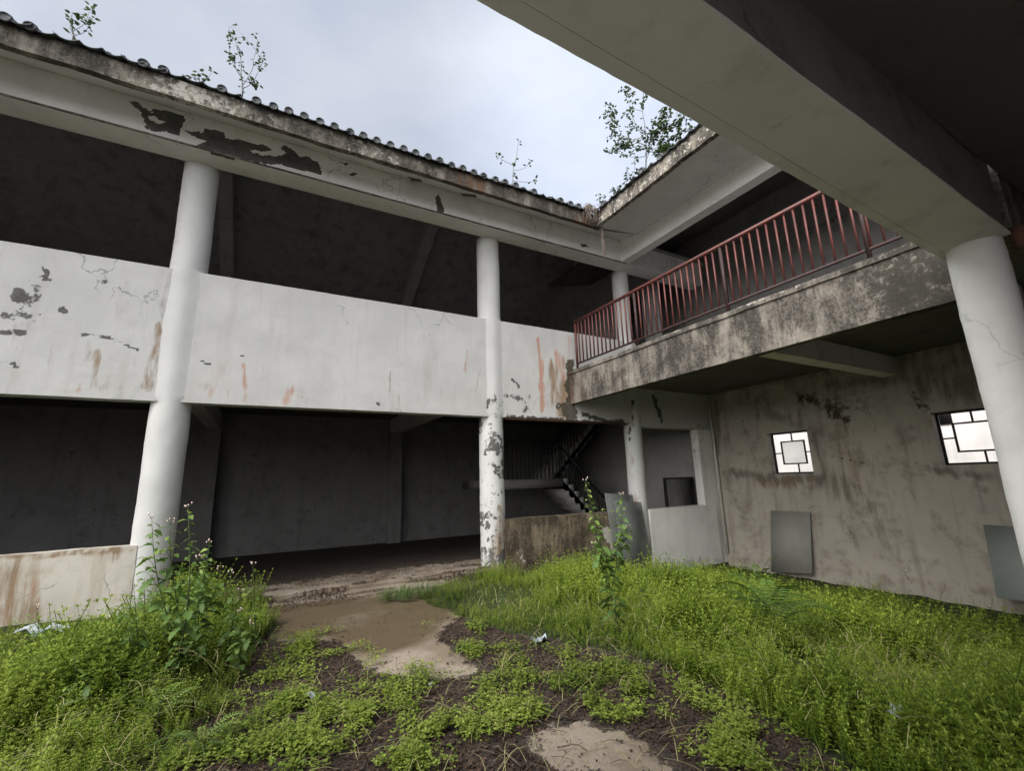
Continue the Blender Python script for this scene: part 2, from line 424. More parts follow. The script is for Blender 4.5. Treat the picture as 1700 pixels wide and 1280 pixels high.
def strokes_mask(strokes, extra=None):
    """strokes: (attribute, world points, radius, strength)"""
    def f(P):
        out = {}
        for nm, pts, r, s in strokes:
            lo = np.min(pts, 0) - r * 1.6; hi = np.max(pts, 0) + r * 1.6
            sel = np.all((P > lo) & (P < hi), 1)
            if nm not in out: out[nm] = np.zeros(len(P))
            if sel.any():
                Q = P[sel]; fr = 1.1 / max(r, .05)
                Qs = Q * (1, 1, .3) if nm in ('rust', 'brown', 'stain') else Q
                wv = np.stack([fbm(Qs, fr, 41, 3) - .5, fbm(Qs, fr, 42, 3) - .5, fbm(Qs, fr, 43, 3) - .5], 1)
                d = seg_dist(Q + wv * r * 1.8, pts)
                v = s * (1 - sstep(d, 0, r * 1.5)) if nm != 'peel' else s * (1 - sstep(d, r * .25, r * 1.4))
                out[nm][sel] = np.maximum(out[nm][sel], v)
        if extra is not None:
            for k, v in extra(P).items():
                out[k] = np.maximum(out.get(k, np.zeros(len(P))), v)
        return out
    return f
def S(nm, Y, pix, r, s=1.0): return (nm, np.array([at_y(x, y, Y) for x, y in pix]), r, s)
def SX(nm, X, pix, r, s=1.0): return (nm, np.array([at_x(x, y, X) for x, y in pix]), r, s)

# ================================================================== GROUND
def gz(x, y):
    x = np.asarray(x, float); y = np.asarray(y, float)
    P = np.stack([x, y, x * 0], -1).reshape(-1, 3)
    z = -0.66 * sstep(x, 3.2, 8.3) * sstep(y, -1.5, 2.5)
    z = z + .10 * sstep(-x, 0.4, 2.5) * sstep(y, 2, 6)
    bump = ((fbm(P, 1.1, 5, 3) - .5) * .10 + (fbm(P, 5, 6, 3) - .5) * .03).reshape(x.shape)
    path = np.exp(-((x - 1.3) / 1.5) ** 2)
    return z + bump * (1 - .8 * path)
G = lambda x, y: tuple(at_z(x, y, 0)[:2])
sandA = [G(*p) for p in [(440, 1050), (560, 1012), (690, 1000), (785, 1015), (745, 1040), (710, 1062), (760, 1085), (815, 1108), (760, 1130), (690, 1128), (610, 1118), (575, 1090), (555, 1070), (470, 1068)]]
sandB = [G(*p) for p in [(818, 1235), (880, 1205), (960, 1196), (1040, 1205), (1110, 1240), (1180, 1290), (1120, 1330), (900, 1300), (850, 1262)]]
sandC = [G(*p) for p in [(330, 1010), (420, 992), (520, 970), (600, 975), (640, 962), (700, 958), (800, 940), (802, 965), (740, 1000), (640, 1005), (470, 1030), (400, 1040)]]
lushR = [G(*p) for p in [(690, 992), (780, 950), (812, 940)]] + [(3.9, 7.6), (10.4, 7.8), (10.4, -4), (3.0, -4)] + [G(*p) for p in [(1420, 1290), (1330, 1235), (1240, 1185), (1180, 1148), (1100, 1108), (1020, 1085), (940, 1070), (880, 1062), (800, 1040), (735, 1012)]]
lushL = [G(*p) for p in [(0, 1035), (230, 1005), (350, 990), (420, 1000), (455, 1030), (440, 1075), (425, 1120), (385, 1165), (340, 1200), (300, 1235), (280, 1290)]] + [(-1.2, 1.0), (-9, 0), (-9, 7.7), (-2.4, 7.7)]
pts_mat = [(500, 1080, .42), (545, 1095, .30), (470, 1120, .30), (430, 1210, .35), (360, 1255, .35), (560, 1165, .26), (600, 1195, .3), (480, 1175, .3), (775, 1215, .16), (735, 1225, .14),
           (770, 1045, .2), (800, 1085, .24), (870, 1105, .32), (940, 1110, .3), (1000, 1120, .35), (900, 1150, .35), (1060, 1150, .3), (980, 1175, .3), (1120, 1190, .34), (830, 1165, .28),
           (1180, 1220, .3), (640, 1150, .2), (690, 1170, .25), (700, 1130, .15), (520, 1240, .28), (620, 1250, .22), (1250, 1265, .25), (450, 1268, .22), (1230, 1215, .3), (850, 1190, .2), (680, 1270, .16)]
mats = [(G(x, y), r) for x, y, r in pts_mat]

gx = np.concatenate([np.array([-400, -60, -20, -12]), np.arange(-9, 11.01, .07), np.array([13, 20, 60, 400])])
gy = np.concatenate([np.array([-400, -60, -20, -8]), np.arange(-4, 8.61, .07), np.array([10, 16, 20, 60, 400])])
GX, GY = np.meshgrid(gx, gy, indexing='ij')
GZ = gz(GX, GY)
far = (GX > 10.45) | (GX < -8.9) | (GY < -3.9) | (GY > 8.4)
GZ = np.where(far, -.78, GZ); GZ = np.where(GY > 8.0, -.78, GZ)
V = np.stack([GX.ravel(), GY.ravel(), GZ.ravel()], 1)
jx = GX.ravel() + (fbm(V, 1.7, 21, 4) - .5) * .5; jy = GY.ravel() + (fbm(V, 1.7, 22, 4) - .5) * .5
def blur(m, k=2):
    m = m.reshape(GX.shape).astype(float)
    for _ in range(k):
        p = np.pad(m, 1, mode='edge'); m = (p[:-2, 1:-1] + p[2:, 1:-1] + p[1:-1, :-2] + p[1:-1, 2:] + p[1:-1, 1:-1]) / 5
    return m.ravel()
sand = blur(inpoly(jx, jy, sandA) | inpoly(jx, jy, sandB) | inpoly(jx, jy, sandC), 12)
green = blur(inpoly(jx, jy, lushR) | inpoly(jx, jy, lushL), 3)
wetm = blur(inpoly(jx, jy, [G(*p) for p in [(380, 1015), (470, 1002), (700, 985), (790, 1005), (720, 1050), (660, 1085), (600, 1100), (560, 1070), (440, 1060)]]), 10)
ni, nj = GX.shape
i, j = np.meshgrid(np.arange(ni - 1), np.arange(nj - 1), indexing='ij'); i = i.ravel(); j = j.ravel()
F = np.stack([i * nj + j, (i + 1) * nj + j, (i + 1) * nj + j + 1, i * nj + j + 1], 1)
link(mk(V, F, 'ground', True, {'sand': sand, 'green': green, 'wet': wetm}), 'ground', MAT['ground'], kind='structure')

# ================================================================== FAR WING (facade facing the camera)
YF = 7.85
far_w = root_of('courtyard_wing', (1.3, 8.0, 0), 'long white two storey wing with round columns and open dark bays facing the viewer', 'building')
# interior floor inside the far wing
def fl(P):
    P = P.copy(); P[:, 2] += -.30 * sstep(P[:, 1], 8.6, 14); return P
def flat_attr(P):
    n = fbm(P, 1.6, 44, 4)
    return {'sand': (1 - sstep(P[:, 1], 7.9, 9.6)) * .75 * (.45 + n) + .15, 'green': P[:, 0] * 0, 'wet': sstep(P[:, 1], 8.2, 9) * .3}
link(gjoin([gbox((-1.2, 7.72, -.5), (3.9, 8.3, .04), (.08, .08, .3), amp=.006), gbox((-12, 8.3, -.5), (10.9, 15.2, .035), (.25, .25, .6), amp=.006, fmap=fl)], flat_attr), 'floor', MAT['ground'], far_w)

band = [S('rust', YF, [(405, 605), (408, 665)], .05, .95), S('rust', YF, [(365, 610), (352, 658)], .10, .55), S('rust', YF, [(378, 625), (380, 660)], .06, .5),
        S('brown', YF, [(160, 585), (155, 642)], .07, .6), S('brown', YF, [(262, 540), (246, 645)], .08, .75), S('stain', YF, [(282, 450), (262, 560), (255, 650)], .07, .5),
        S('rust', YF, [(482, 650), (478, 668)], .10, .7), S('rust', YF, [(110, 648), (145, 648)], .07, .6), S('stain', YF, [(150, 560), (140, 640)], .12, .35),
        S('rust', YF, [(893, 562), (898, 620)], .05, 1.2), S('rust', YF, [(898, 600), (900, 680)], .085, 1.15), S('rust', YF, [(925, 590), (935, 625)], .14, .8), S('rust', YF, [(945, 560), (944, 600)], .10, .8),
        S('brown', YF, [(920, 610), (918, 670)], .2, .8), S('brown', YF, [(940, 600), (905, 640)], .2, .55), S('rust', YF, [(776, 582), (772, 618)], .035, .8), S('stain', YF, [(802, 585), (790, 650)], .03, .7),
        S('stain', YF, [(648, 615), (645, 660)], .025, .7), S('moss', YF, [(948, 605), (946, 640), (948, 700)], .15, 1.0), S('moss', YF, [(842, 695), (900, 698), (1000, 705), (1040, 712)], .085, 1.05),
        S('moss', YF, [(935, 675), (950, 690)], .2, .95), S('moss', YF, [(968, 688), (1010, 700), (1035, 700)], .07, .95),
        S('peel', YF, [(75, 450), (80, 460)], .08, .62), S('peel', YF, [(30, 485), (38, 500)], .11, .62), S('peel', YF, [(104, 512), (106, 518)], .05, .75), S('peel', YF, [(5, 530), (20, 520)], .1, .5),
        S('peel', YF, [(0, 552), (40, 552)], .05, .7), S('peel', YF, [(135, 554), (180, 560), (232, 582)], .035, .62), S('peel', YF, [(20, 603), (28, 608)], .05, .62), S('peel', YF, [(172, 466), (175, 468)], .04, .62),
        S('peel', YF, [(334, 600), (348, 605)], .022, .95), S('peel', YF, [(500, 655), (502, 662)], .035, .62), S('peel', YF, [(850, 630), (860, 640)], .08, .55), S('peel', YF, [(822, 645), (830, 690)], .13, .52),
        S('peel', YF, [(624, 668), (630, 672)], .025, .85), S('stain', YF, [(210, 470), (215, 640)], .3, .3), S('stain', YF, [(40, 500), (60, 640)], .4, .3),
        S('stain', YF, [(520, 560), (540, 660)], .25, .22), S('brown', YF, [(100, 640), (220, 650)], .12, .4), S('stain', YF, [(420, 600), (500, 665)], .2, .3)]
band += [S('moss', YF, [(868, 690), (880, 660)], .12, .5), S('brown', YF, [(945, 620), (930, 690)], .22, .9), S('light', YF, [(925, 660), (930, 685)], .10, .4), S('stain', YF, [(700, 560), (705, 690)], .5, .25), S('stain', YF, [(560, 540), (570, 680)], .4, .2), S('stain', YF, [(840, 560), (850, 690)], .2, .3),
         S('peel', YF, [(400, 590), (405, 592)], .02, .8), S('peel', YF, [(840, 655), (870, 665)], .10, .5), S('brown', YF, [(330, 640), (380, 655)], .15, .35), S('peel', YF, [(60, 470), (50, 520)], .16, .47)]
band += [S('peel', YF, [(1085, 660), (1095, 690)], .10, .75), S('peel', YF, [(1095, 680), (1098, 700)], .07, .72)]
bm_ = strokes_mask(band)
parts = [gbox((-9.5, YF, 2.84), (7.55, YF + .24, 4.87), (.035, .24, .035), amp=.004),
         gbox((7.55, YF, 2.76), (10.4, YF + .24, 3.72), (.05, .24, .05), amp=.004)]
link(gjoin(parts, bm_), 'parapet_band', MAT['white'], far_w)
# lower beam inside behind the band
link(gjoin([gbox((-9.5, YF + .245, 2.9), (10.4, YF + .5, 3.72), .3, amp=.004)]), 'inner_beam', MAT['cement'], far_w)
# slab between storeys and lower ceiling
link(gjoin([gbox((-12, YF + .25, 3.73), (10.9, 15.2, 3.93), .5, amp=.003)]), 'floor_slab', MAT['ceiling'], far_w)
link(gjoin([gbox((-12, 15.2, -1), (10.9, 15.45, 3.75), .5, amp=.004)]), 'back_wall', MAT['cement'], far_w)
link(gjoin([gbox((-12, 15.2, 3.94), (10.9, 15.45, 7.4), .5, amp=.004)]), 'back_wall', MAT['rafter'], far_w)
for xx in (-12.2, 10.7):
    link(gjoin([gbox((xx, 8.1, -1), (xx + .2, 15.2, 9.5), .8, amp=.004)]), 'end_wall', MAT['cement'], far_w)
# interior cross beams and pilasters
for xc in (-6.4, -1.35, 3.8):
    link(gjoin([gbox((xc - .15, YF + .5, 3.26), (xc + .15, 15.2, 3.73), .4, amp=.004)]), 'cross_beam', MAT['rafter'], far_w)
    link(gjoin([gbox((xc - .2, 14.9, -.4), (xc + .2, 15.2, 3.26), .3, amp=.004)]), 'pilaster', MAT['cement'], far_w)
# columns
def column(cx, cy, r, z0, z1, strokes, parent, mat='column', name='column', seg=40, dz=.04, worn=.25):
    nz = int((z1 - z0) / dz); A, Zs = np.meshgrid(np.linspace(0, 2 * math.pi, seg + 1), np.linspace(z0, z1, nz + 1), indexing='ij')
    A = A.ravel(); Zs = Zs.ravel(); P = np.stack([cx + r * np.cos(A), cy + r * np.sin(A), Zs], 1)
    n = fbm(P, 2.0, 33, 3) - .5; rr = r + n * .022 + (vnoise(P, 16, 3) - .5) * .004
    P = np.stack([cx + rr * np.cos(A), cy + rr * np.sin(A), Zs], 1); P[-(nz + 1):] = P[:nz + 1]
    if abs(cy - 8.05) < .05:      # plastered over into a soft swelling where the parapet band crosses
        t = sstep(P[:, 2], 2.80, 2.90) * (1 - sstep(P[:, 2], 4.84, 4.90)); dx = np.clip((P[:, 0] - cx) / r, -1, 1)
        soft = YF + .006 - .042 * np.cos(dx * math.pi / 2) ** 2; fr = P[:, 1] < YF + .12
        P[:, 1] = np.where(fr, P[:, 1] * (1 - t) + t * soft, P[:, 1])
    i, j = np.meshgrid(np.arange(seg), np.arange(nz), indexing='ij'); i = i.ravel(); j = j.ravel(); s = nz + 1
    F = np.stack([i * s + j, (i + 1) * s + j, (i + 1) * s + j + 1, i * s + j + 1], 1)
    at = strokes_mask(strokes)(P)
    for nm in ('stain', 'peel'): at.setdefault(nm, np.zeros(len(P)))
    low = 1 - sstep(P[:, 2], -.1, 1.1); at['stain'] = np.maximum(at['stain'], .55 * low * (.4 + vnoise(P, 5, 12)))
    at['peel'] = np.maximum(at['peel'], (.36 * (worn > .3) + worn * .1) * (P[:, 2] < 3.3) + .12 * (worn > .3) * (fbm(P, 2.2, 14, 3) > .60) * (P[:, 2] < 3.2) + .08 * low)
    return link(mk(P, F, 'column', True, at), name, MAT[mat], parent)
def C(nm, pix, r, s=1.0): return S(nm, 7.76, pix, r, s)
c1 = [C('peel', [(280, 448), (300, 452)], .03, .55), C('peel', [(285, 525), (300, 522)], .02, .6), C('peel', [(270, 690), (295, 692)], .03, .6), C('peel', [(272, 670), (290, 668)], .03, .55),
      C('peel', [(270, 830), (300, 825)], .12, .42), C('brown', [(258, 720), (240, 880)], .035, .8), C('stain', [(250, 900), (240, 970)], .2, .35), C('rust', [(262, 960), (270, 985)], .2, .55)]
c2 = [C('brown', [(815, 880), (820, 945)], .14, .7), C('brown', [(828, 760), (830, 850)], .05, .5), C('peel', [(815, 700), (822, 800)], .17, .44), C('peel', [(808, 735), (815, 760)], .05, .55), C('brown', [(832, 850), (835, 950)], .15, 1.0), C('brown', [(822, 900), (825, 950)], .12, .7),
      C('moss', [(833, 700), (834, 740)], .03, .6), C('stain', [(805, 930), (830, 945)], .15, .6), C('stain', [(836, 700), (836, 850)], .05, .45), C('peel', [(800, 830), (803, 860)], .06, .46), C('light', [(808, 880), (808, 920)], .05, .3), C('peel', [(812, 700), (826, 720)], .1, .55)]
c2u = [C('rust', [(790, 395), (791, 430)], .03, .9), C('stain', [(797, 430), (798, 520)], .04, .4)]
def S3(nm, pix, r, s=1.0): return S(nm, 7.92, pix, r, s)
c3 = [S3('moss', [(1048, 660), (1046, 700)], .10, 1.1), S3('moss', [(1045, 700), (1042, 790)], .07, .85), S3('brown', [(1040, 720), (1048, 830)], .13, .95), S3('stain', [(1055, 730), (1062, 840)], .1, .6), S3('brown', [(1055, 830), (1060, 940)], .2, .6)]
column(-1.27, 8.06, .243, -.3, 6.78, c1, far_w)
column(3.95, 8.06, .243, -.4, 6.78, c2 + c2u, far_w, worn=.38)
column(7.74, 8.03, .208, -.9, 6.78, c3, far_w)
column(-6.4, 8.07, .25, -.3, 6.78, [], far_w)
# low walls
lw = strokes_mask([S('brown', YF, [(0, 925), (220, 912)], .06, .9), S('brown', YF, [(20, 950), (30, 1030)], .25, .7), S('rust', YF, [(50, 970), (60, 985)], .15, .45), S('brown', YF, [(140, 930), (200, 925)], .12, .5), S('rust', YF, [(0, 1000), (10, 1030)], .2, .4)])
link(gjoin([gbox((-6.2, YF - .01, -.4), (-1.4, YF + .22, .885), (.05, .22, .05), amp=.008)], lw), 'low_wall', MAT['lowwall'], far_w, label='pale low wall with pinkish worn plaster left of the wide opening')
mw = strokes_mask([S('light', YF, [(1005, 880), (1030, 930)], .16, .85), S('moss', YF, [(860, 900), (910, 940), (940, 900)], .25, .45), S('light', YF, [(862, 918), (868, 930)], .14, .5), S('light', YF, [(905, 930), (908, 935)], .1, .4)])
link(gjoin([gbox((4.1, YF - .01, -.7), (7.5, YF + .22, .855), (.05, .22, .05), amp=.008)], mw), 'low_wall', MAT['mosswall'], far_w, label='low wall brown with moss and damp under the staircase opening')
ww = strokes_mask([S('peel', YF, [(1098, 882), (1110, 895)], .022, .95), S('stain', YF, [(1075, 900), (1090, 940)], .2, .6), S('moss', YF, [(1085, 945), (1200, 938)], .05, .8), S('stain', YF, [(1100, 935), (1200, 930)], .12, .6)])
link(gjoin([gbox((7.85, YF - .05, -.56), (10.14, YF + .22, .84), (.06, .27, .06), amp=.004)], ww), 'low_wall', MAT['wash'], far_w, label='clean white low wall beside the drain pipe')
link(gjoin([gbox((7.9, YF - .02, -1.1), (10.4, YF + .2, -.58), (.1, .2, .1), amp=.02)]), 'plinth', MAT['fascia'], far_w)
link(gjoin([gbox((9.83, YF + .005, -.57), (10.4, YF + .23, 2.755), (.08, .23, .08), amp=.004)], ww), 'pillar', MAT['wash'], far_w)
a = Acc(); a.box((4.2, YF + .03, 2.805), (7.45, YF + .12, 2.835)); link(a.mesh(), 'opening_trim', MAT['redwood'], far_w)
link(gjoin([gbox((-9.5, 7.468, 6.745), (7.5, 7.479, 6.775), (.04, .01, .03), amp=.003)]), 'drip_edge', MAT['fascia'], far_w)
# drain pipe
a = Acc(); a.tube([(10.33, YF - .07, 3.7), (10.33, YF - .07, 1.5), (10.34, YF - .07, -.35)], .035, 10); a.tube([(10.33, YF - .07, 1.5), (10.33, YF - .07, 1.56)], .045, 10)
link(a.mesh(smooth=True), 'drain_pipe', MAT['pipe'], far_w)

# roof: sloped eave slab, beam, rafters
YE, ZE, PIT = 6.88, 6.99, .53
polyA = [(145, 205), (215, 225), (330, 300), (320, 265), (430, 280), (560, 320), (575, 350), (565, 400), (540, 410), (525, 470), (480, 465), (430, 440), (340, 440), (265, 410), (290, 385), (240, 330), (225, 280)]
polyB = [(540, 405), (600, 440), (650, 435), (700, 450), (715, 415), (800, 425), (860, 440), (860, 475), (920, 500), (960, 490), (1100, 530), (1150, 530), (1225, 582), (1130, 585), (1060, 570), (1065, 590), (1150, 612), (1260, 620), (1320, 600), (1270, 565), (1310, 540), (1380, 580), (1420, 625), (1480, 625), (1540, 665), (1560, 660), (1590, 760), (1530, 755), (1480, 735), (1360, 715), (1290, 680), (1220, 688), (1030, 655), (980, 640), (900, 635), (780, 600), (640, 545), (730, 510), (650, 480), (590, 450)]
polyH = [(290, 325), (340, 320), (420, 370), (360, 385), (345, 355), (300, 345)]
YB = 7.48
def unfold_pt(px, py):      # coordinates along the eave: x, and the distance up the soffit then down the beam face
    d = ray(px, py); t = (ZE - 1.6 - PIT * YE) / (d[2] - PIT * d[1]); p = CAM + d * t
    if p[1] <= YB: return (p[0], (p[1] - YE))
    p = at_y(px, py, YB); return (p[0], (YB - YE) + (ZE + PIT * (YB - YE) - p[2]))
cv = lambda pl, ox=180., oy=120., s=4.474: [unfold_pt(x / s + ox, y / s + oy) for x, y in pl]
PA, PB, PH = cv(polyA), cv(polyB), cv(polyH)
extra = [[unfold_pt(*q) for q in pl] for pl in ([(722, 328), (728, 322), (733, 335), (738, 348), (736, 354), (726, 352)], [(578, 289), (586, 285), (596, 288), (586, 293)], [(962, 405), (972, 405), (978, 410), (966, 410)], [(760, 320), (790, 322), (792, 328), (772, 326)], [(675, 292), (700, 298), (700, 302), (684, 300)], [(560, 268), (580, 271), (574, 274)])]
def eave_mask(P):
    u = P[:, 0]; on_f = P[:, 1] < YB + .02
    below = P[:, 2] < ZE + PIT * (YB - YE) - .015
    t = np.where((P[:, 1] > YB - .012) & below, (YB - YE) + (ZE + PIT * (YB - YE) - P[:, 2]), P[:, 1] - YE)
    w = (fbm(P, 14, 71, 3) - .5) * .05
    m = (inpoly(u + w, t - w, PA) & ~inpoly(u + w, t - w, PH)) | inpoly(u + w, t - w, PB)
    for e in extra: m |= inpoly(u + w * .3, t - w * .3, e)
    out = {'peel': (m & on_f).astype(float) * .85}
    ck = S('peel', 7.2, [(230, 162), (330, 205), (380, 225)], .0, 0)
    return out
def slope(P):
    P = P.copy(); P[:, 2] += PIT * (P[:, 1] - YE); return P
xe = np.arange(-9.5, 6.1, .02)
# soffit sheet with enough points for the peeled patches
sof = gbox((-9.5, YE, ZE), (6.1, YB, ZE + .08), (.022, .022, .08), amp=.003, fmap=slope)
link(gjoin([sof], eave_mask), 'soffit', MAT['soffit'], far_w)
tz = ZE + PIT * (YB - YE)
link(gjoin([gbox((-9.5, YB, 6.75), (10.3, 7.90, tz + .03), (.022, .2, .022), amp=.003)], eave_mask), 'eave_beam', MAT['eavebeam'], far_w)
def feat(P):
    x = P[:, 0]; o = {}
    n = vnoise(P * np.array([1, 0, 0]), 1.7, 61)
    o['rust'] = sstep(x, 1.0, 3.0) * (1 - sstep(x, 5.6, 6.2)) * .24 * (.5 + vnoise(P * np.array([1, 0, 0]), 2.6, 62)) + .2 * sstep(x, 5.2, 5.5)
    o['moss'] = .42 * (sstep(P[:, 2], ZE + .12, ZE + .3)) + .35 * np.exp(-((x + .35) / .25) ** 2) + .2 * n + .35 * np.exp(-((x - 2.2) / .2) ** 2)
    o['light'] = .55 * np.exp(-((x + 1.3) / .9) ** 2) + .42 * np.exp(-((x - 1.2) / .9) ** 2) + .3 * np.exp(-((x + 4.5) / 1) ** 2)
    return o
link(gjoin([gbox((-9.5, YE - .10, ZE - .02), (6.1, YE - .002, ZE + .27), (.05, .1, .05), amp=.012)], feat), 'eave_fascia', MAT['eave'], far_w)
YR = 11.35
def roofmap(P):
    P = P.copy(); P[:, 2] += np.where(P[:, 1] < YR, PIT * (P[:, 1] - YE), PIT * (2 * YR - P[:, 1] - YE)); return P
ny = .2
link(gjoin([gbox((-12, YB + .001, ZE + .0), (11.1, 15.9, ZE + .14), (1, .2, .2), amp=0, fmap=roofmap)]), 'roof_slab', MAT['cement2'], far_w)
for xc in (-6.4, -1.35, 3.8):
    def rm(P, xc=xc): return roofmap(P)
    link(gjoin([gbox((xc - .15, 7.95, ZE - .42), (xc + .15, 15.2, ZE + .01), .2, amp=.0, fmap=rm)]), 'rafter', MAT['rafter'], far_w)
# partition with a doorway in the upper storey
link(gjoin([gbox((9.2, 8.3, 3.93), (9.4, 8.75, 9.0), .3), gbox((9.2, 8.75, 6.9), (9.4, 9.8, 9.0), .3), gbox((9.2, 9.8, 3.93), (9.4, 15.2, 9.2), .3)], strokes_mask([])), 'partition', MAT['cement2'], far_w)

# roof tiles
def tiles(axis, n0, n1, x0, edge, z0, spacing, pitch, length, sign, skip, seed):
    """cap rows (half tubes with a round end disc) and concave pans between them"""
    A = Acc(); rr = random.Random(seed)
    n = int((n1 - n0) / spacing)
    for k in range(n):
        u = n0 + spacing * k + rr.uniform(-.012, .012)
        off = rr.uniform(-.02, .02); lift = rr.uniform(-.01, .01)
        sk = any(a <= u <= b for a, b in skip)
        def T(q, s, h):     # q across, s up the slope from the edge, h above it
            w = edge + sign * s
            p = (q, w, z0 + pitch * s + h + lift)
            return p if axis == 'x' else (p[1], p[0], p[2])
        r = .06
        s0 = -.05 + off + (rr.uniform(.1, .6) if sk and rr.random() < .75 else 0)
        if not (sk and rr.random() < .3):
            V = []; K = 8; ss = np.arange(s0, length, .25)
            for s in ss:
                for j in range(K + 1):
                    t = math.pi * j / K; q = u + r * math.cos(t) * (1 + .06 * ((s * 4) % 1)); V.append(T(q, s, r * math.sin(t) + .03))
            F = [(i * (K + 1) + j, i * (K + 1) + j + 1, (i + 1) * (K + 1) + j + 1, (i + 1) * (K + 1) + j) for i in range(len(ss) - 1) for j in range(K)]
            A.add(V, F)
            # end disc with a raised rim
            c = []; D = 14; tilt = rr.uniform(-.02, .02)
            rings = [(.064, .02), (.064, -.035), (.053, -.038), (.050, -.027), (.0, -.027)]
            for (ra, ds) in rings:
                for j in range(D):
                    t = 2 * math.pi * j / D; c.append(T(u + ra * math.cos(t), s0 + ds + tilt * math.sin(t) * 0, ra * math.sin(t) + .045))
            F = [(i * D + j, i * D + (j + 1) % D, (i + 1) * D + (j + 1) % D, (i + 1) * D + j) for i in range(4) for j in range(D)]
            A.add(c, F)
        # pan
        V = []; K = 6; ss = np.arange(-.07 + off + rr.uniform(-.02, .02), length, .3); W = spacing * .62
        for s in ss:
            for hh in (0, -.014):
                for j in range(K + 1):
                    q = u + spacing / 2 + W * (j / K * 2 - 1) * .9; d = abs(j / K * 2 - 1); V.append(T(q, s, .012 + .055 * d * d + hh))
        L = 2 * (K + 1); F = []
        for i in range(len(ss) - 1):
            for j in range(K):
                F += [(i * L + j, i * L + j + 1, (i + 1) * L + j + 1, (i + 1) * L + j), (i * L + K + 1 + j, (i + 1) * L + K + 1 + j, (i + 1) * L + K + 2 + j, i * L + K + 2 + j)]
        for j in range(K): F.append((j, j + K + 1, j + K + 2, j + 1))
        A.add(V, F)
    return A
xs = lambda a: at_y(a, 60 + .32 * a, 6.85)[0]
T1 = tiles('x', -9.4, 6.05, 0, YE - .10, ZE + .29, .222, PIT, 5.2, 1, [(-2.75, -2.05), (-1.85, -1.0), (-.85, -.7), (4.0, 5.0)], 3)
link(T1.mesh(smooth=True), 'roof_tiles', MAT['tile'], far_w)
# upper right bay beam and staircase inside
st = root_of('staircase', (8.3, 12.5, -.2), 'dark two flight staircase with black rails inside the bay above the mossy low wall', 'staircase')
def flight(x0, z0, x1, z1, y0, y1, n, name='flight'):
    A = Acc(); sx = (x1 - x0) / n; sz = (z1 - z0) / n
    for i in range(n):
        xa = x0 + sx * i; xb = xa + sx; zt = z0 + sz * (i + 1)
        A.box((min(xa, xb), y0, zt - .17 - (abs(sz) if sz > 0 else 0)), (max(xa, xb), y1, zt))
    V = [(x0, y0, z0 - .3), (x1, y0, z1 - .3), (x1, y1, z1 - .3), (x0, y1, z0 - .3), (x0, y0, z0 - .05), (x1, y0, z1 - .05), (x1, y1, z1 - .05), (x0, y1, z0 - .05)]
    A.add(V, [(0, 3, 2, 1), (4, 5, 6, 7), (0, 1, 5, 4), (1, 2, 6, 5), (2, 3, 7, 6), (3, 0, 4, 7)])
    return link(A.mesh(), name, MAT['cement2'], st)
flight(9.3, -.25, 7.5, 1.6, 10.7, 11.8, 10)
flight(7.95, 1.6, 10.2, 3.75, 12.0, 13.3, 11)
A = Acc(); A.box((5.5, 10.7, 1.36), (7.5, 11.9, 1.6)); A.box((5.5, 11.9, 1.36), (7.95, 13.3, 1.6)); link(A.mesh(), 'landing', MAT['cement'], st)
def stair_rail(p, q, n, h=.9):
    A = Acc(); p = np.array(p, float); q = np.array(q, float); up = np.array([0, 0, h])
    A.bar(p + up, q + up, .05, .04); hr = link(A.mesh(), 'handrail', MAT['blackrail'], st)
    for k in range(n + 1):
        t = k / n; A = Acc(); c = p + (q - p) * t; A.bar(c, c + up, .022, .022, up=(0, 1, 0)); link(A.mesh(), 'baluster', MAT['blackrail'], hr)
stair_rail((9.3, 10.75, -.2), (7.5, 10.75, 1.6), 14)
stair_rail((7.95, 12.05, 1.6), (9.6, 12.05, 3.2), 13)
stair_rail((5.5, 10.75, 1.6), (7.45, 10.75, 1.6), 15, 1.1)
A = Acc(); A.box((10.45, 8.1, -1), (10.65, 15.19, 3.72)); link(A.mesh(), 'side_wall', MAT['rafter'], far_w)  # pale cement paints in the light falling on this wall
# a dark framed board standing inside the small bay
fb = root_of('framed_board', (9.6, 8.5, -.5), 'dark framed board standing inside the small bay beside the drain pipe', 'board')
A = Acc(); A.box((9.2, 8.5, -.5), (10.2, 8.53, 1.5)); link(A.mesh(), 'panel', MAT['cement'], fb)
A = Acc(); A.box((9.16, 8.48, -.5), (9.2, 8.55, 1.54)); A.box((10.2, 8.48, -.5), (10.24, 8.55, 1.54)); A.box((9.2, 8.48, 1.5), (10.2, 8.55, 1.54)); link(A.mesh(), 'frame', MAT['blackrail'], fb)

# ================================================================== RIGHT WING
rw = root_of('side_wing', (8.2, 3.0, -.6), 'right hand wing with a stained concrete gallery over a beige wall with two small windows', 'building')
XF = 5.82
def fas_extra(P):
    z = P[:, 2]; y = P[:, 1]; o = {}
    o['light'] = .34 * sstep(z, 3.86, 3.93) + .12 * sstep(y, 2.4, 2.8) * (1 - sstep(y, 3.5, 5.5))
    o['moss'] = .50 * (1 - sstep(y, 1.9, 2.7)) + .12 + .30 * np.exp(-((y - 3.6) / .5) ** 2)
    o['rust'] = .25 * sstep(y, 6.6, 7.6)
    return o
link(gjoin([gbox((XF, 1.22, 3.2), (XF + .14, YF + .02, 3.94), (.1, .06, .05), amp=.009)], fas_extra), 'gallery_fascia', MAT['fascia'], rw)
link(gjoin([gbox((XF - .025, 1.22, 3.86), (XF - .001, YF, 3.93), (.03, .06, .04), amp=.008)], fas_extra), 'gallery_edge', MAT['fascia'], rw)
slabm = strokes_mask([])
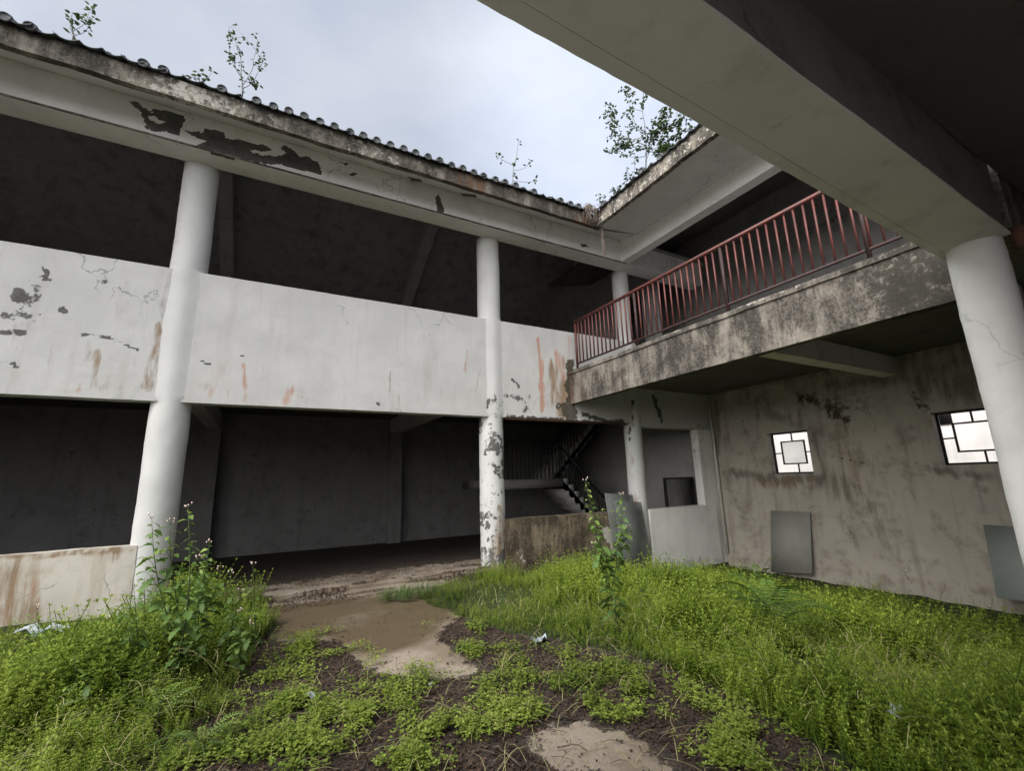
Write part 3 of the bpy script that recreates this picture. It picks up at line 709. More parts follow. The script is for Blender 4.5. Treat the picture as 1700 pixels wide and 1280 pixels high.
link(gjoin([gbox((XF + .141, -4, 3.70), (10.397, YF - .001, 3.925), .3, amp=.0)]), 'gallery_slab', MAT['ceiling'], rw)
link(gjoin([gbox((XF + .142, 3.68, 3.34), (10.39, 3.93, 3.72), .15, amp=.004)]), 'cross_beam', MAT['beam'], rw)
# window wall
XW = 10.4
w1 = (5.47, 6.39, 1.555, 2.50); w2 = (2.40, 3.34, 1.635, 2.56)
wst = [SX('moss', XW, [(1330, 665), (1370, 670), (1400, 690)], .28, .62), SX('stain', XW, [(1265, 690), (1300, 690)], .22, .75), SX('stain', XW, [(1190, 670), (1195, 720), (1192, 750)], .25, .85),
       SX('stain', XW, [(1215, 785), (1290, 795), (1370, 795)], .16, .95), SX('brown', XW, [(1250, 800), (1340, 800)], .2, .6), SX('stain', XW, [(1355, 720), (1380, 790), (1400, 830)], .3, .7),
       SX('stain', XW, [(1420, 810), (1455, 850), (1485, 940)], .13, .62), SX('stain', XW, [(1400, 860), (1420, 900)], .22, .6), SX('moss', XW, [(1370, 755), (1430, 768), (1490, 762), (1540, 775)], .018, .6),
       SX('stain', XW, [(1345, 790), (1348, 900)], .08, .6), SX('stain', XW, [(1370, 640), (1500, 630), (1600, 600)], .2, .7), SX('moss', XW, [(1505, 650), (1535, 680)], .1, .62), SX('stain', XW, [(1550, 640), (1620, 640)], .45, .8),
       SX('stain', XW, [(1545, 780), (1640, 790)], .12, .8), SX('stain', XW, [(1200, 850), (1205, 930)], .12, .7), SX('stain', XW, [(1420, 720), (1520, 700)], .3, .35), SX('brown', XW, [(1400, 750), (1410, 800)], .3, .5),
       SX('brown', XW, [(1210, 930), (1300, 935), (1650, 985)], .12, .5), SX('brown', XW, [(1600, 850), (1650, 880)], .5, .35), SX('stain', XW, [(1180, 655), (1420, 610), (1620, 570)], .12, .7), SX('light', XW, [(1240, 820), (1240, 900)], .3, .25), SX('light', XW, [(1380, 840), (1500, 900)], .4, .22)]
wst += [SX('stain', XW, [(1250, 670), (1330, 690), (1390, 660)], .45, .55), SX('stain', XW, [(1195, 720), (1210, 800)], .35, .5), SX('stain', XW, [(1240, 790), (1360, 800)], .30, .5), SX('brown', XW, [(1390, 690), (1430, 790)], .45, .5), SX('stain', XW, [(1400, 600), (1600, 590)], .4, .55), SX('light', XW, [(1450, 640), (1500, 600)], .35, .22), SX('light', XW, [(1230, 860), (1260, 920)], .5, .3)]
wmask = strokes_mask(wst)
def wall_x(X, th, y0, y1, z0, z1, holes, step):
    ys = sorted(set([y0, y1] + [h[0] for h in holes] + [h[1] for h in holes])); zs = sorted(set([z0, z1] + [h[2] for h in holes] + [h[3] for h in holes]))
    parts = []
    def sub(v):
        o = []
        for a, c in zip(v[:-1], v[1:]): o += list(np.linspace(a, c, max(1, int((c - a) / step)) + 1)[:-1])
        return np.array(o + [v[-1]])
    Y, Z = sub(ys), sub(zs)
    for x, flip in ((X, 0), (X + th, 1)):
        A, B = np.meshgrid(Y, Z, indexing='ij'); V = np.stack([np.full(A.size, x), A.ravel(), B.ravel()], 1)
        i, j = np.meshgrid(np.arange(len(Y) - 1), np.arange(len(Z) - 1), indexing='ij'); i = i.ravel(); j = j.ravel()
        cy = (Y[i] + Y[i + 1]) / 2; cz = (Z[j] + Z[j + 1]) / 2; keep = np.ones(len(i), bool)
        for h in holes: keep &= ~((cy > h[0]) & (cy < h[1]) & (cz > h[2]) & (cz < h[3]))
        i = i[keep]; j = j[keep]; s = len(Z)
        F = np.stack([i * s + j, i * s + j + 1, (i + 1) * s + j + 1, (i + 1) * s + j], 1)
        parts.append((V, F if not flip else F[:, ::-1], V))
    for h in holes:
        for o, u, v in (((X, h[0], h[2]), (th, 0, 0), (0, h[1] - h[0], 0)), ((X, h[0], h[3]), (0, h[1] - h[0], 0), (th, 0, 0)),
                        ((X, h[0], h[2]), (0, 0, h[3] - h[2]), (th, 0, 0)), ((X, h[1], h[2]), (th, 0, 0), (0, 0, h[3] - h[2]))):
            V, F = gface(np.array(o, float), np.array(u, float), np.array(v, float), 4, 8); parts.append((V, F, V))
    return parts
link(gjoin(wall_x(XW, .24, -4, YF + .2, -1.2, 3.85, [w1, w2], .05), wmask), 'window_wall', MAT['winwall'], rw)
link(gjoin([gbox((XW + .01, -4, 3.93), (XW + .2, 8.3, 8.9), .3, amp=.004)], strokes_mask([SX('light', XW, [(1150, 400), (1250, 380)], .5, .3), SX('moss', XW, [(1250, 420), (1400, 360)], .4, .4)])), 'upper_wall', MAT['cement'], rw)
def window(w, pane, name='window'):
    y0, y1, z0, z1 = w; X = XW + .19
    A = Acc(); t = .035
    for lo, hi in (((X, y0, z0), (X + .03, y0 + t, z1)), ((X, y1 - t, z0), (X + .03, y1, z1)), ((X, y0 + t, z0), (X + .03, y1 - t, z0 + t)), ((X, y0 + t, z1 - t), (X + .03, y1 - t, z1))): A.box(lo, hi)
    f = link(A.mesh(), name, MAT['grille'], rw)
    A = Acc(); cy0 = y0 + .19; cy1 = y1 - .19; cz0 = z0 + .21; cz1 = z1 - .20; t = .03
    A.box((X + .002, cy0, cz0), (X + .028, cy0 + t, cz1)); A.box((X + .002, cy1 - t, cz0), (X + .028, cy1, cz1)); A.box((X + .002, cy0 + t, cz0), (X + .028, cy1 - t, cz0 + t)); A.box((X + .002, cy0 + t, cz1 - t), (X + .028, cy1 - t, cz1))
    my = (y0 + y1) / 2; mz = (z0 + z1) / 2
    A.box((X + .004, my - .013, cz1), (X + .026, my + .013, z1 - .035)); A.box((X + .004, my - .013 - .06, z0 + .035), (X + .026, my + .013 - .06, cz0))
    A.box((X + .004, y0 + .035, mz - .013), (X + .026, cy0, mz + .013)); A.box((X + .004, cy1, mz - .013), (X + .026, y1 - .035, mz + .013))
    link(A.mesh(), 'grille', MAT['grille'], f)
    if pane:
        A = Acc(); A.box((X + .01, cy0 + t, cz0 + t), (X + .016, cy1 - t, cz1 - t)); link(A.mesh(), 'pane', MAT['glass'], f)
    return f
window(w1, True); window(w2, False)

# gallery railing
rl = Acc(); y0, y1 = 1.2, 7.62; XR = XF + .05
rl.bar((XR, y0, 5.02), (XR, y1, 5.02), .055, .045)
rail = link(rl.mesh(), 'balcony_railing', MAT['redrail'], rw)
A = Acc(); A.bar((XR, y0, 4.06), (XR, y1, 4.06), .03, .03)
link(A.mesh(), 'bottom_rail', MAT['darkrail'], rail)
for yy in (y1 - .02, 5.75, 3.9, 2.1):
    A = Acc(); A.bar((XR, yy, 3.9), (XR, yy, 5.0), .04, .04, up=(0, 1, 0)); link(A.mesh(), 'post', MAT['redrail'] if yy > 7 else MAT['darkrail'], rail)
nb = 52
for k in range(1, nb):
    yy = y0 + (y1 - y0) * k / nb
    A = Acc(); lean = rnd.uniform(-.006, .006); A.bar((XR, yy + lean, 4.07), (XR + rnd.uniform(-.004, .004), yy, 5.0), .022, .022, up=(0, 1, 0)); link(A.mesh(), 'baluster', MAT['redrail'], rail)

# upper columns / eave of the right wing
column(7.72, 1.65, .25, -.9, 6.85, [], rw)
EX, EZ, P2 = 6.1, 7.02, .13
XB = 7.30
def slope2(P):
    P = P.copy(); P[:, 2] += P2 * (P[:, 0] - EX); return P
YC = 6.86
link(gjoin([gbox((EX, -4, EZ), (XB, YC, EZ + .06), .12, amp=.004, fmap=slope2)], strokes_mask([('peel', [at_z(x, y, 7.05) for x, y in ((1155, 263), (1157, 265))], .03, .8), ('peel', [at_z(x, y, 7.05) for x, y in ((1105, 298), (1106, 299))], .03, .7)])), 'soffit', MAT['soffit'], rw)
# corner triangle between both soffits
tri = Acc()
nn = 14
for i_ in range(nn):
    ya = YC + (YB - YC) * i_ / nn; yb = YC + (YB - YC) * (i_ + 1) / nn
    tri.add([(6.08, ya, ZE + PIT * (ya - YE)), (XB + .02, ya, EZ + P2 * (XB - EX) + .0 + PIT * (ya - YC) * .5), (XB + .02, yb, EZ + P2 * (XB - EX) + PIT * (yb - YC) * .5), (6.08, yb, ZE + PIT * (yb - YE))], [(0, 3, 2, 1)])
    tri.add([(6.08, ya, ZE + .1 + PIT * (ya - YE)), (XB + .02, ya, EZ + .1 + P2 * (XB - EX) + PIT * (ya - YC) * .5), (XB + .02, yb, EZ + .1 + P2 * (XB - EX) + PIT * (yb - YC) * .5), (6.08, yb, ZE + .1 + PIT * (yb - YE))], [(0, 1, 2, 3)])
link(tri.mesh(smooth=True), 'corner_soffit', MAT['soffit'], rw)
link(gjoin([gbox((XB, -4, 6.76), (XB + .24, YB - .002, 7.20), (.1, .1, .06), amp=.003), gbox((XB + .1, -4, 7.19), (XB + .23, YB + .4, 7.55), (.1, .3, .1), amp=0), gbox((XB + .003, YC - .3, 7.19), (XB + .099, YB - .004, 7.5), (.1, .1, .1), amp=0), gbox((6.3, YC + .12, 7.50), (XB + .22, YB + .3, 7.56), (.3, .3, .1), amp=0)]), 'eave_beam', MAT['eavebeam'], rw)
def feat2(P):
    y = P[:, 1]; return {'light': .3 + .2 * vnoise(P, 1.3, 8), 'moss': .3 * sstep(P[:, 2], EZ + .15, EZ + .32) + .15}
link(gjoin([gbox((EX - .10, -4, EZ - .02), (EX - .002, YC - .05, EZ + .29), (.1, .05, .05), amp=.014)], feat2), 'eave_fascia', MAT['eave'], rw)
T2 = tiles('y', -4, YC, 0, EX - .10, EZ + .30, .222, .34, 4.6, 1, [(-4, 6.6)], 9)
link(T2.mesh(smooth=True), 'roof_tiles', MAT['tile'], rw)
def slope3(P):
    P = P.copy(); P[:, 2] += .27 * (P[:, 0] - EX) * 1.0; return P
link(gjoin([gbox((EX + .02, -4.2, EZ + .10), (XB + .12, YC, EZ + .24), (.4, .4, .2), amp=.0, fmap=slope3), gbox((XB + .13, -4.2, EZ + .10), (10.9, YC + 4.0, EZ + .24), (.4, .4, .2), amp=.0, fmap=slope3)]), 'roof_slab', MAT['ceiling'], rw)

# ================================================================== NEAR WING (the viewer stands under it)
nw = root_of('near_wing', (0, -1.5, 0), 'overhead concrete beam with dark ceiling and a white column close to the viewer', 'building')
def nb_map(P):
    P = P.copy(); x = P[:, 0]
    inner = .774 + .014 * x; gr = 1.080 + .0253 * x; out = 1.156 + .0205 * x
    v = P[:, 1]     # 0..1 inner->groove, 1..2 groove->outer
    P[:, 1] = np.where(v <= 1, inner + (gr - inner) * v, gr + (out - gr) * (v - 1))
    e = (v < .02) & (P[:, 2] < 3.319)
    Q = np.stack([x, x * 0, x * 0], 1)
    P[:, 1] += np.where(e, .03 - .05 * sstep(vnoise(Q, 7, 5), .35, .9) - .034 * vnoise(Q, 22, 6) - .02 * vnoise(Q, 55, 7), 0)
    return P
bmk = strokes_mask([('peel', [at_z(1262, 163, 3.3)], .006, 1.0), ('stain', [at_z(1300, 205, 3.3)], .06, .5), ('stain', [at_z(1480, 270, 3.3)], .07, .4)])
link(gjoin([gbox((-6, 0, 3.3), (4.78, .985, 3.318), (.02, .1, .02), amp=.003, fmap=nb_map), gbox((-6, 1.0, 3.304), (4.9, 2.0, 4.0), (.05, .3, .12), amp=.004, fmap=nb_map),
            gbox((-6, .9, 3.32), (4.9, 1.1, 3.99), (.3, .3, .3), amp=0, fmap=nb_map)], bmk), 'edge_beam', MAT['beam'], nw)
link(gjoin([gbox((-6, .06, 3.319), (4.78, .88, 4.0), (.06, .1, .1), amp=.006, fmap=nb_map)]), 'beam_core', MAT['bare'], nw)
link(gjoin([gbox((4.9, .0, 3.4), (5.81, 2.0, 4.0), (.1, .3, .12), amp=.006, fmap=nb_map)]), 'end_beam', MAT['fascia'], nw)
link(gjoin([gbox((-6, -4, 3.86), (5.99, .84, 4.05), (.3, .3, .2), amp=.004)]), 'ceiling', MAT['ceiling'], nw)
link(gjoin([gbox((1.0, -4.2, -.8), (10.4, -4.0, 4.05), .5)]), 'back_wall', MAT['cement'], nw)  # unseen wall added to block light; left side kept open to the sky
link(gjoin([gbox((-6, -4, -.3), (2.6, .55, .015), (.2, .2, .3), amp=.004)]), 'bounce_floor', MAT['rafter'], nw)  # unseen pale floor added to bounce neutral light onto the beam
column(4.79, 1.05, .163, -.6, 3.34, [('stain', [np.array([4.65, .95, 1.0]), np.array([4.65, .95, 2.0])], .2, .25)], nw, 'nearcol', dz=.03)
# brown chip at the head of the column
A = Acc(); A.box((4.92, .80, 3.24), (5.02, .88, 3.40)); link(A.mesh(), 'bracket', MAT['redwood'], nw)

# ================================================================== NEIGHBOUR seen through the windows
nbg = root_of('neighbour_house', (19.6, 4, -.8), 'bright pale house wall seen outside through the small grille windows', 'building')
link(gjoin([gbox((19.5, -12, -.8), (19.8, 20, 5.2), .6)]), 'wall', MAT['outer'], nbg)
A = Acc(); p = at_x(1549, 688, 19.48); q = at_x(1582, 703, 19.48); A.box((19.45, min(p[1], q[1]), min(p[2], q[2])), (19.495, max(p[1], q[1]), 4.2)); link(A.mesh(), 'window', MAT['grille'], nbg)

# ================================================================== VEGETATION
def tmpl_weed(seed, h=.28, nwh=8, leaf=.03, per=5):
    """fine weed: thin stem with whorls of narrow leaves -> quads (V, F, tint)"""
    r = np.random.RandomState(seed); V = []; F = []; T = []
    cx, cy = 0., 0.; lean = r.uniform(-.35, .35, 2)
    path = [np.array([lean[0] * h * t * t, lean[1] * h * t * t, h * t]) for t in np.linspace(0, 1, 5)]
    def quad(a, b_, c, d, t): n = len(V); V.extend([a, b_, c, d]); F.append((n, n + 1, n + 2, n + 3)); T.extend([t] * 4)
    w = .0016
    for a, b_ in zip(path[:-1], path[1:]): quad(a + [-w, 0, 0], a + [w, 0, 0], b_ + [w, 0, 0], b_ + [-w, 0, 0], .35)
    for i in range(nwh):
        t = .12 + .88 * i / (nwh - 1); c = np.array([lean[0] * h * t * t, lean[1] * h * t * t, h * t]); a0 = r.uniform(0, 6.28)
        L = leaf * (1.1 - .45 * t) * r.uniform(.8, 1.2)
        for k in range(per):
            a = a0 + 6.283 * k / per + r.uniform(-.25, .25); el = r.uniform(-.1, .7) + .4 * (t > .95)
            d = np.array([math.cos(a) * math.cos(el), math.sin(a) * math.cos(el), math.sin(el)]); s = np.array([-math.sin(a), math.cos(a), 0]) * L * .21
            up = np.array([0, 0, L * .08])
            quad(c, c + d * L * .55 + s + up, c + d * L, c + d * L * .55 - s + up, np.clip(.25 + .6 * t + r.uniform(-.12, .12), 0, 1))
    return np.array(V), np.array(F), np.array(T)
def tmpl_cover(seed, h=.05, n=10, leaf=.014):
    r = np.random.RandomState(seed); V = []; F = []; T = []
    for i in range(n):
        a = r.uniform(0, 6.28); R = h * r.uniform(.1, 1.3); c = np.array([math.cos(a) * R, math.sin(a) * R, h * r.uniform(.3, 1)])
        for k in range(4):
            b_ = r.uniform(0, 6.28); el = r.uniform(-.2, .5); d = np.array([math.cos(b_) * math.cos(el), math.sin(b_) * math.cos(el), math.sin(el)]); s = np.array([-math.sin(b_), math.cos(b_), 0]) * leaf * .42
            L = leaf * r.uniform(.8, 1.4); nn = len(V); V.extend([c, c + d * L * .5 + s, c + d * L, c + d * L * .5 - s]); F.append((nn, nn + 1, nn + 2, nn + 3)); T.extend([r.uniform(.2, .9)] * 4)
    return np.array(V), np.array(F), np.array(T)
def tmpl_blade(seed, h=.35, n=6):
    r = np.random.RandomState(seed); V = []; F = []; T = []
    for i in range(n):
        a = r.uniform(0, 6.28); H = h * r.uniform(.5, 1.1); bend = r.uniform(.2, .9); w = .003
        side = np.array([-math.sin(a), math.cos(a), 0]) * w; prev = None; tt = r.uniform(.3, 1)
        for k in range(5):
            t = k / 4; p = np.array([math.cos(a), math.sin(a), 0]) * H * bend * t * t + np.array([0, 0, H * (t - .25 * bend * t * t)])
            s = side * (1 - t * .9)
            nn = len(V); V.extend([p - s, p + s]); T.extend([tt] * 2)
            if k: F.append((nn - 2, nn - 1, nn + 1, nn))
    return np.array(V), np.array(F), np.array(T)
def tmpl_broad(seed, h=.22, n=9, leaf=.05):
    r = np.random.RandomState(seed); V = []; F = []; T = []
    for i in range(n):
        t = (i + 1) / n; a = i * 2.4 + r.uniform(-.4, .4); c = np.array([0, 0, h * t * .9]); el = r.uniform(.0, .7); L = leaf * r.uniform(.7, 1.2) * (1.2 - .5 * t)
        d = np.array([math.cos(a) * math.cos(el), math.sin(a) * math.cos(el), math.sin(el)]); s = np.array([-math.sin(a), math.cos(a), 0]) * L * .27; q = c + d * L * .35; tt = r.uniform(.1, .8)
        for (u0, w0, u1, w1) in ((0, .15, .4, 1), (.4, 1, 1., .05)):
            for sg in (1, -1):
                nn = len(V); dz0 = np.array([0, 0, abs(w0) * L * .1 - u0 * u0 * L * .3]); dz1 = np.array([0, 0, abs(w1) * L * .1 - u1 * u1 * L * .3])
                V.extend([q + d * L * u0 - [0, 0, u0 * u0 * L * .3], q + d * L * u0 + s * w0 * sg + dz0, q + d * L * u1 + s * w1 * sg + dz1, q + d * L * u1 - [0, 0, u1 * u1 * L * .3]]); F.append((nn, nn + 1, nn + 2, nn + 3)); T.extend([tt] * 4)
        w = .0015; nn = len(V); V.extend([c * .6 + [-w, 0, 0], c * .6 + [w, 0, 0], q + [w, 0, 0], q + [-w, 0, 0]]); F.append((nn, nn + 1, nn + 2, nn + 3)); T.extend([.3] * 4)
    return np.array(V), np.array(F), np.array(T)
def scatter(tmpls, X, Y, scl, seed, zoff=0, tvar=.25, patch=None):
    r = np.random.RandomState(seed); which = r.randint(0, len(tmpls), len(X)); Vs = []; Fs = []; Ts = []; n = 0
    Z = gz(X, Y) + zoff; pt = fbm(np.stack([X, Y, X * 0], 1), 1.3, 55, 3) if patch is None else patch
    for k, (V, F, T) in enumerate(tmpls):
        s = which == k; m = s.sum()
        if not m: continue
        a = r.uniform(0, 6.283, m); c, sn = np.cos(a), np.sin(a); sc = scl[s]
        x = V[None, :, 0] * c[:, None] - V[None, :, 1] * sn[:, None]; y = V[None, :, 0] * sn[:, None] + V[None, :, 1] * c[:, None]
        z = np.broadcast_to(V[None, :, 2], x.shape)
        lx = r.normal(0, .14, m)[:, None]; ly = r.normal(0, .14, m)[:, None]
        W = np.stack([x * sc[:, None] + X[s][:, None] + lx * z * sc[:, None], y * sc[:, None] + Y[s][:, None] + ly * z * sc[:, None], z * sc[:, None] + Z[s][:, None]], 2).reshape(-1, 3)
        Fk = (F[None] + (np.arange(m) * len(V))[:, None, None]).reshape(-1, 4) + n
        Tk = (T[None, :] + r.uniform(-tvar, tvar, m)[:, None] + (pt[s][:, None] - .5) * .9).clip(0, 1).ravel()
        Vs.append(W); Fs.append(Fk); Ts.append(Tk); n += len(W)
    return np.concatenate(Vs), np.concatenate(Fs), np.concatenate(Ts)
def stuff(parts, name, mat, label, cat):
    Vs = []; Fs = []; Ts = []; n = 0
    for V, F, T in parts: Vs.append(V); Fs.append(F + n); Ts.append(T); n += len(V)
    V = np.concatenate(Vs)
    return link(mk(V, np.concatenate(Fs), name, False, {'tint': np.concatenate(Ts)}), name, mat, label=label, cat=cat, kind='stuff')
def sample(n, x0, x1, y0, y1, seed):
    r = np.random.RandomState(seed); return r.uniform(x0, x1, n), r.uniform(y0, y1, n)
WE = [tmpl_weed(s, h, nw_, lf, 4) for s, h, nw_, lf in ((1, .28, 8, .038), (2, .36, 10, .034), (3, .22, 7, .042), (4, .32, 9, .034), (5, .25, 8, .040), (6, .42, 11, .032))]
CV = [tmpl_cover(s, .06, 9, .013) for s in range(5)]
BL = [tmpl_blade(s, .34, 5) for s in range(3)]
BR = [tmpl_broad(s) for s in range(4)]
def jit(X, Y, f=1.7, a=.5):
    P = np.stack([X, Y, X * 0], 1); return X + (fbm(P, f, 21, 4) - .5) * a, Y + (fbm(P, f, 22, 4) - .5) * a
def hgt(X, Y):
    P = np.stack([X, Y, X * 0], 1); n = fbm(P, 1.0, 77, 3); return .35 + 1.15 * sstep(n, .25, .75) + .35 * (vnoise(P, 3.5, 78) - .5)
# right lawn: thickest close to the viewer
def lawn(poly, regions, seed, wall=None, hole=None):
    out = []
    for (n, x0, x1, y0, y1, s) in regions:
        X, Y = sample(n, x0, x1, y0, y1, seed); seed += 1
        jx, jy = jit(X, Y); k = inpoly(jx, jy, poly)
        if hole is not None: k &= hole(X, Y)
        X = X[k]; Y = Y[k]
        h = hgt(X, Y) * s
        # shorter along the edges of the bed
        e = np.zeros(len(X))
        for dx, dy in ((.5, 0), (-.5, 0), (0, .5), (0, -.5), (.25, .25), (-.25, .25), (.25, -.25), (-.25, -.25)): e += inpoly(X + dx, Y + dy, poly)
        h *= .35 + .65 * e / 8
        if wall is not None: h *= wall(X, Y) * (1 - .65 * np.exp(-(((X - 4.2) / .7) ** 2 + ((Y - 2.6) / .6) ** 2)))
        r = np.random.RandomState(seed + 50); u = r.rand(len(X)); h = h * r.uniform(.75, 1.15, len(X))
        a = u < .76
        out.append(scatter(WE, X[a], Y[a], h[a], seed + 1, -.01))
        b_ = (u >= .76) & (u < .92); out.append(scatter(BL, X[b_], Y[b_], h[b_] * .9, seed + 2, -.01))
        c_ = u >= .92; out.append(scatter(BR, X[c_], Y[c_], h[c_] * .95, seed + 3, -.01))
    return out
nearwall = lambda X, Y: .30 + .70 * sstep(9.9 - X, -.2, 2.4)
def hollow(X, Y):     # the shaded gap under the fern
    return ((X - 4.35) / .30) ** 2 + ((Y - 2.66) / .18) ** 2 > 1
R1 = lawn(lushR, [(9000, 1.8, 5, .8, 3.6, .9), (13000, 2, 7, 2.4, 5.5, .95), (14000, 4, 10.3, .5, 5, 1.0), (16000, 1.5, 10.3, 4.5, 7.75, .85)], 100, nearwall, hollow)
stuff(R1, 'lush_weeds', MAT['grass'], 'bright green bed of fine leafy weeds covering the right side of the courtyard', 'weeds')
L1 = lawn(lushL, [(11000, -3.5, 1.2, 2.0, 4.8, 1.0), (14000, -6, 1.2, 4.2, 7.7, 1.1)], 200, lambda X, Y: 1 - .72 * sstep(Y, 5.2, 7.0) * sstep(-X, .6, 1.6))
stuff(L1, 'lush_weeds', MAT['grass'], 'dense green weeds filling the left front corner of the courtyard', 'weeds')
# sparse ground cover in patches
Cv = []
r = np.random.RandomState(5); X = []; Y = []
for (c, rad) in mats:
    n = int(1000 * rad); a = r.uniform(0, 6.28, n); q = rad * np.abs(r.normal(0, .85, n)); X += list(c[0] + np.cos(a) * q); Y += list(c[1] + np.sin(a) * q)
X = np.array(X); Y = np.array(Y); nz_ = fbm(np.stack([X, Y, X * 0], 1), 6, 12, 4); k = (nz_ + r.uniform(-.13, .13, len(X))) > .60; X = X[k]; Y = Y[k]
k = ~inpoly(X, Y, sandB); X = X[k]; Y = Y[k]
Cv.append(scatter(CV, X, Y, r.uniform(.5, 1.5, len(X)), 7, .0))
k = r.rand(len(X)) < .05; Cv.append(scatter(BL, X[k], Y[k], r.uniform(.25, .6, k.sum()), 17, .0))
k = r.rand(len(X)) < .34
Cv.append(scatter(WE, X[k], Y[k], r.uniform(.2, .5, k.sum()), 8, .0)); k = r.rand(len(X)) < .05
Cv.append(scatter(BR, X[k], Y[k], r.uniform(.3, .6, k.sum()), 9, .0))
stuff(Cv, 'ground_cover', MAT['cover'], 'thin yellow green creepers over the dark litter in the middle of the courtyard', 'ground cover')
# small tuft on the path
X, Y = sample(260, 0, 1, 0, 1, 3); c = G(680, 993); a = X * 6.283; q = .38 * np.sqrt(Y); X = c[0] + np.cos(a) * q * 1.25; Y = c[1] + np.sin(a) * q * .6
V_, F_, T_ = scatter(BR + WE[:1], X, Y, np.random.RandomState(4).uniform(.35, .7, len(X)), 31, .02, patch=np.full(len(X), .4))
link(mk(V_, F_, 'tuft', False, {'tint': T_}), 'weed_tuft', MAT['tall'], label='low round dark green tuft growing alone on the wet path', cat='weed', origin=(c[0], c[1], 0))

r = np.random.RandomState(77); A = []
def straw(n, seed, x0, x1, y0, y1, hmax, poly=None):
    r = np.random.RandomState(seed); X = r.uniform(x0, x1, n); Y = r.uniform(y0, y1, n)
    if poly is not None: k = inpoly(X, Y, poly); X = X[k]; Y = Y[k]; n = len(X)
    Z = gz(X, Y) + r.uniform(.02, hmax, n); a = r.uniform(0, 6.28, n); L = r.uniform(.10, .38, n); V = np.zeros((n, 10, 3)); b_ = r.normal(0, .35, n); ez = r.normal(.0, .25, n)
    for k in range(5):
        t = k / 4; aa = a + b_ * t; x = X + np.cos(aa) * L * t; y = Y + np.sin(aa) * L * t; z = Z + ez * L * t + .05 * math.sin(3 * t)
        for sg in (0, 1):
            w = (sg - .5) * .0036; V[:, k * 2 + sg, 0] = x - np.sin(aa) * w; V[:, k * 2 + sg, 1] = y + np.cos(aa) * w; V[:, k * 2 + sg, 2] = z
    F = np.array([(2 * k, 2 * k + 1, 2 * k + 3, 2 * k + 2) for k in range(4)]); F = (F[None] + (np.arange(n) * 10)[:, None, None]).reshape(-1, 4)
    return V.reshape(-1, 3), F, np.repeat(r.rand(n), 10)
stuff([straw(1700, 1, 2.0, 8, 1.2, 5.5, .30, lushR), straw(900, 2, -3, .6, 2.4, 6, .3, lushL), straw(500, 3, -1, 3.2, 1.6, 4.4, .02)], 'dry_straw', MAT['straw'], 'thin dead yellowish stems lying through the courtyard weeds', 'dry stems')
# litter: dead leaves, chips, tiny twigs
def litter(n, seed, region):
    r = np.random.RandomState(seed); X, Y = region(r, n); Z = gz(X, Y)
    L = r.uniform(.004, .018, n); Wd = L * r.uniform(.15, .8, n); a = r.uniform(0, 6.28, n); t = r.normal(0, .35, (n, 2)); z0 = Z + r.uniform(.003, .02, n)
    c, s = np.cos(a), np.sin(a); V = np.zeros((n, 4, 3))
    for k, (u, v) in enumerate(((-1, 0), (0, -1), (1, 0), (0, 1))):
        V[:, k, 0] = X + c * u * L - s * v * Wd; V[:, k, 1] = Y + s * u * L + c * v * Wd; V[:, k, 2] = z0 + t[:, 0] * u * L + t[:, 1] * v * Wd
    return V.reshape(-1, 3), np.arange(n * 4).reshape(n, 4), np.repeat(r.rand(n), 4)
def reg(r, n):
    X = r.uniform(-1.2, 4.2, n * 2); Y = r.uniform(1.2, 6.2, n * 2); jx, jy = jit(X, Y)
    s = inpoly(jx, jy, sandA) | inpoly(jx, jy, sandB); k = (~s | (r.rand(n * 2) < .035)) & ~inpoly(jx, jy, lushR); X = X[k][:n]; Y = Y[k][:n]
    if len(X) < n: X = np.resize(X, n); Y = np.resize(Y, n)
    return X, Y
stuff([litter(60000, 3, reg)], 'leaf_litter', MAT['litter'], 'dark carpet of dead leaves and twig scraps in the middle of the courtyard', 'leaf litter')
def reg2(r, n): 
    X = r.uniform(-1, 3.7, n); Y = 8.0 + np.abs(r.normal(0, 1.1, n)) + .1; return X, Y
V_, F_, T_ = litter(7000, 8, reg2); V_[:, 2] = .05 - .30 * sstep(V_[:, 1], 8.6, 14) + RN.rand(len(V_)) * .012
stuff([(V_, F_, T_)], 'leaf_litter', MAT['litter'], 'strip of dark leaf litter along the threshold of the wide opening', 'leaf litter')
def reg3(r, n):
    X = r.uniform(-.6, 3.8, n * 5); Y = r.uniform(6.7, 8.25, n * 5); q = fbm(np.stack([X * .6, Y * 1.6, X * 0], 1), 2.2, 66, 3); k = (q > .54) & (r.rand(n * 5) < sstep(Y, 6.6, 8.2) + .1); X = np.resize(X[k], n); Y = np.resize(Y[k], n); return X, Y
V_, F_, T_ = litter(9000, 12, reg3); V_[:, 2] += np.where(V_[:, 1] > 7.72, .05, .0)
stuff([(V_, F_, T_)], 'leaf_litter', MAT['litter'], 'dark islands of litter on the pale concrete before the wide opening', 'leaf litter')
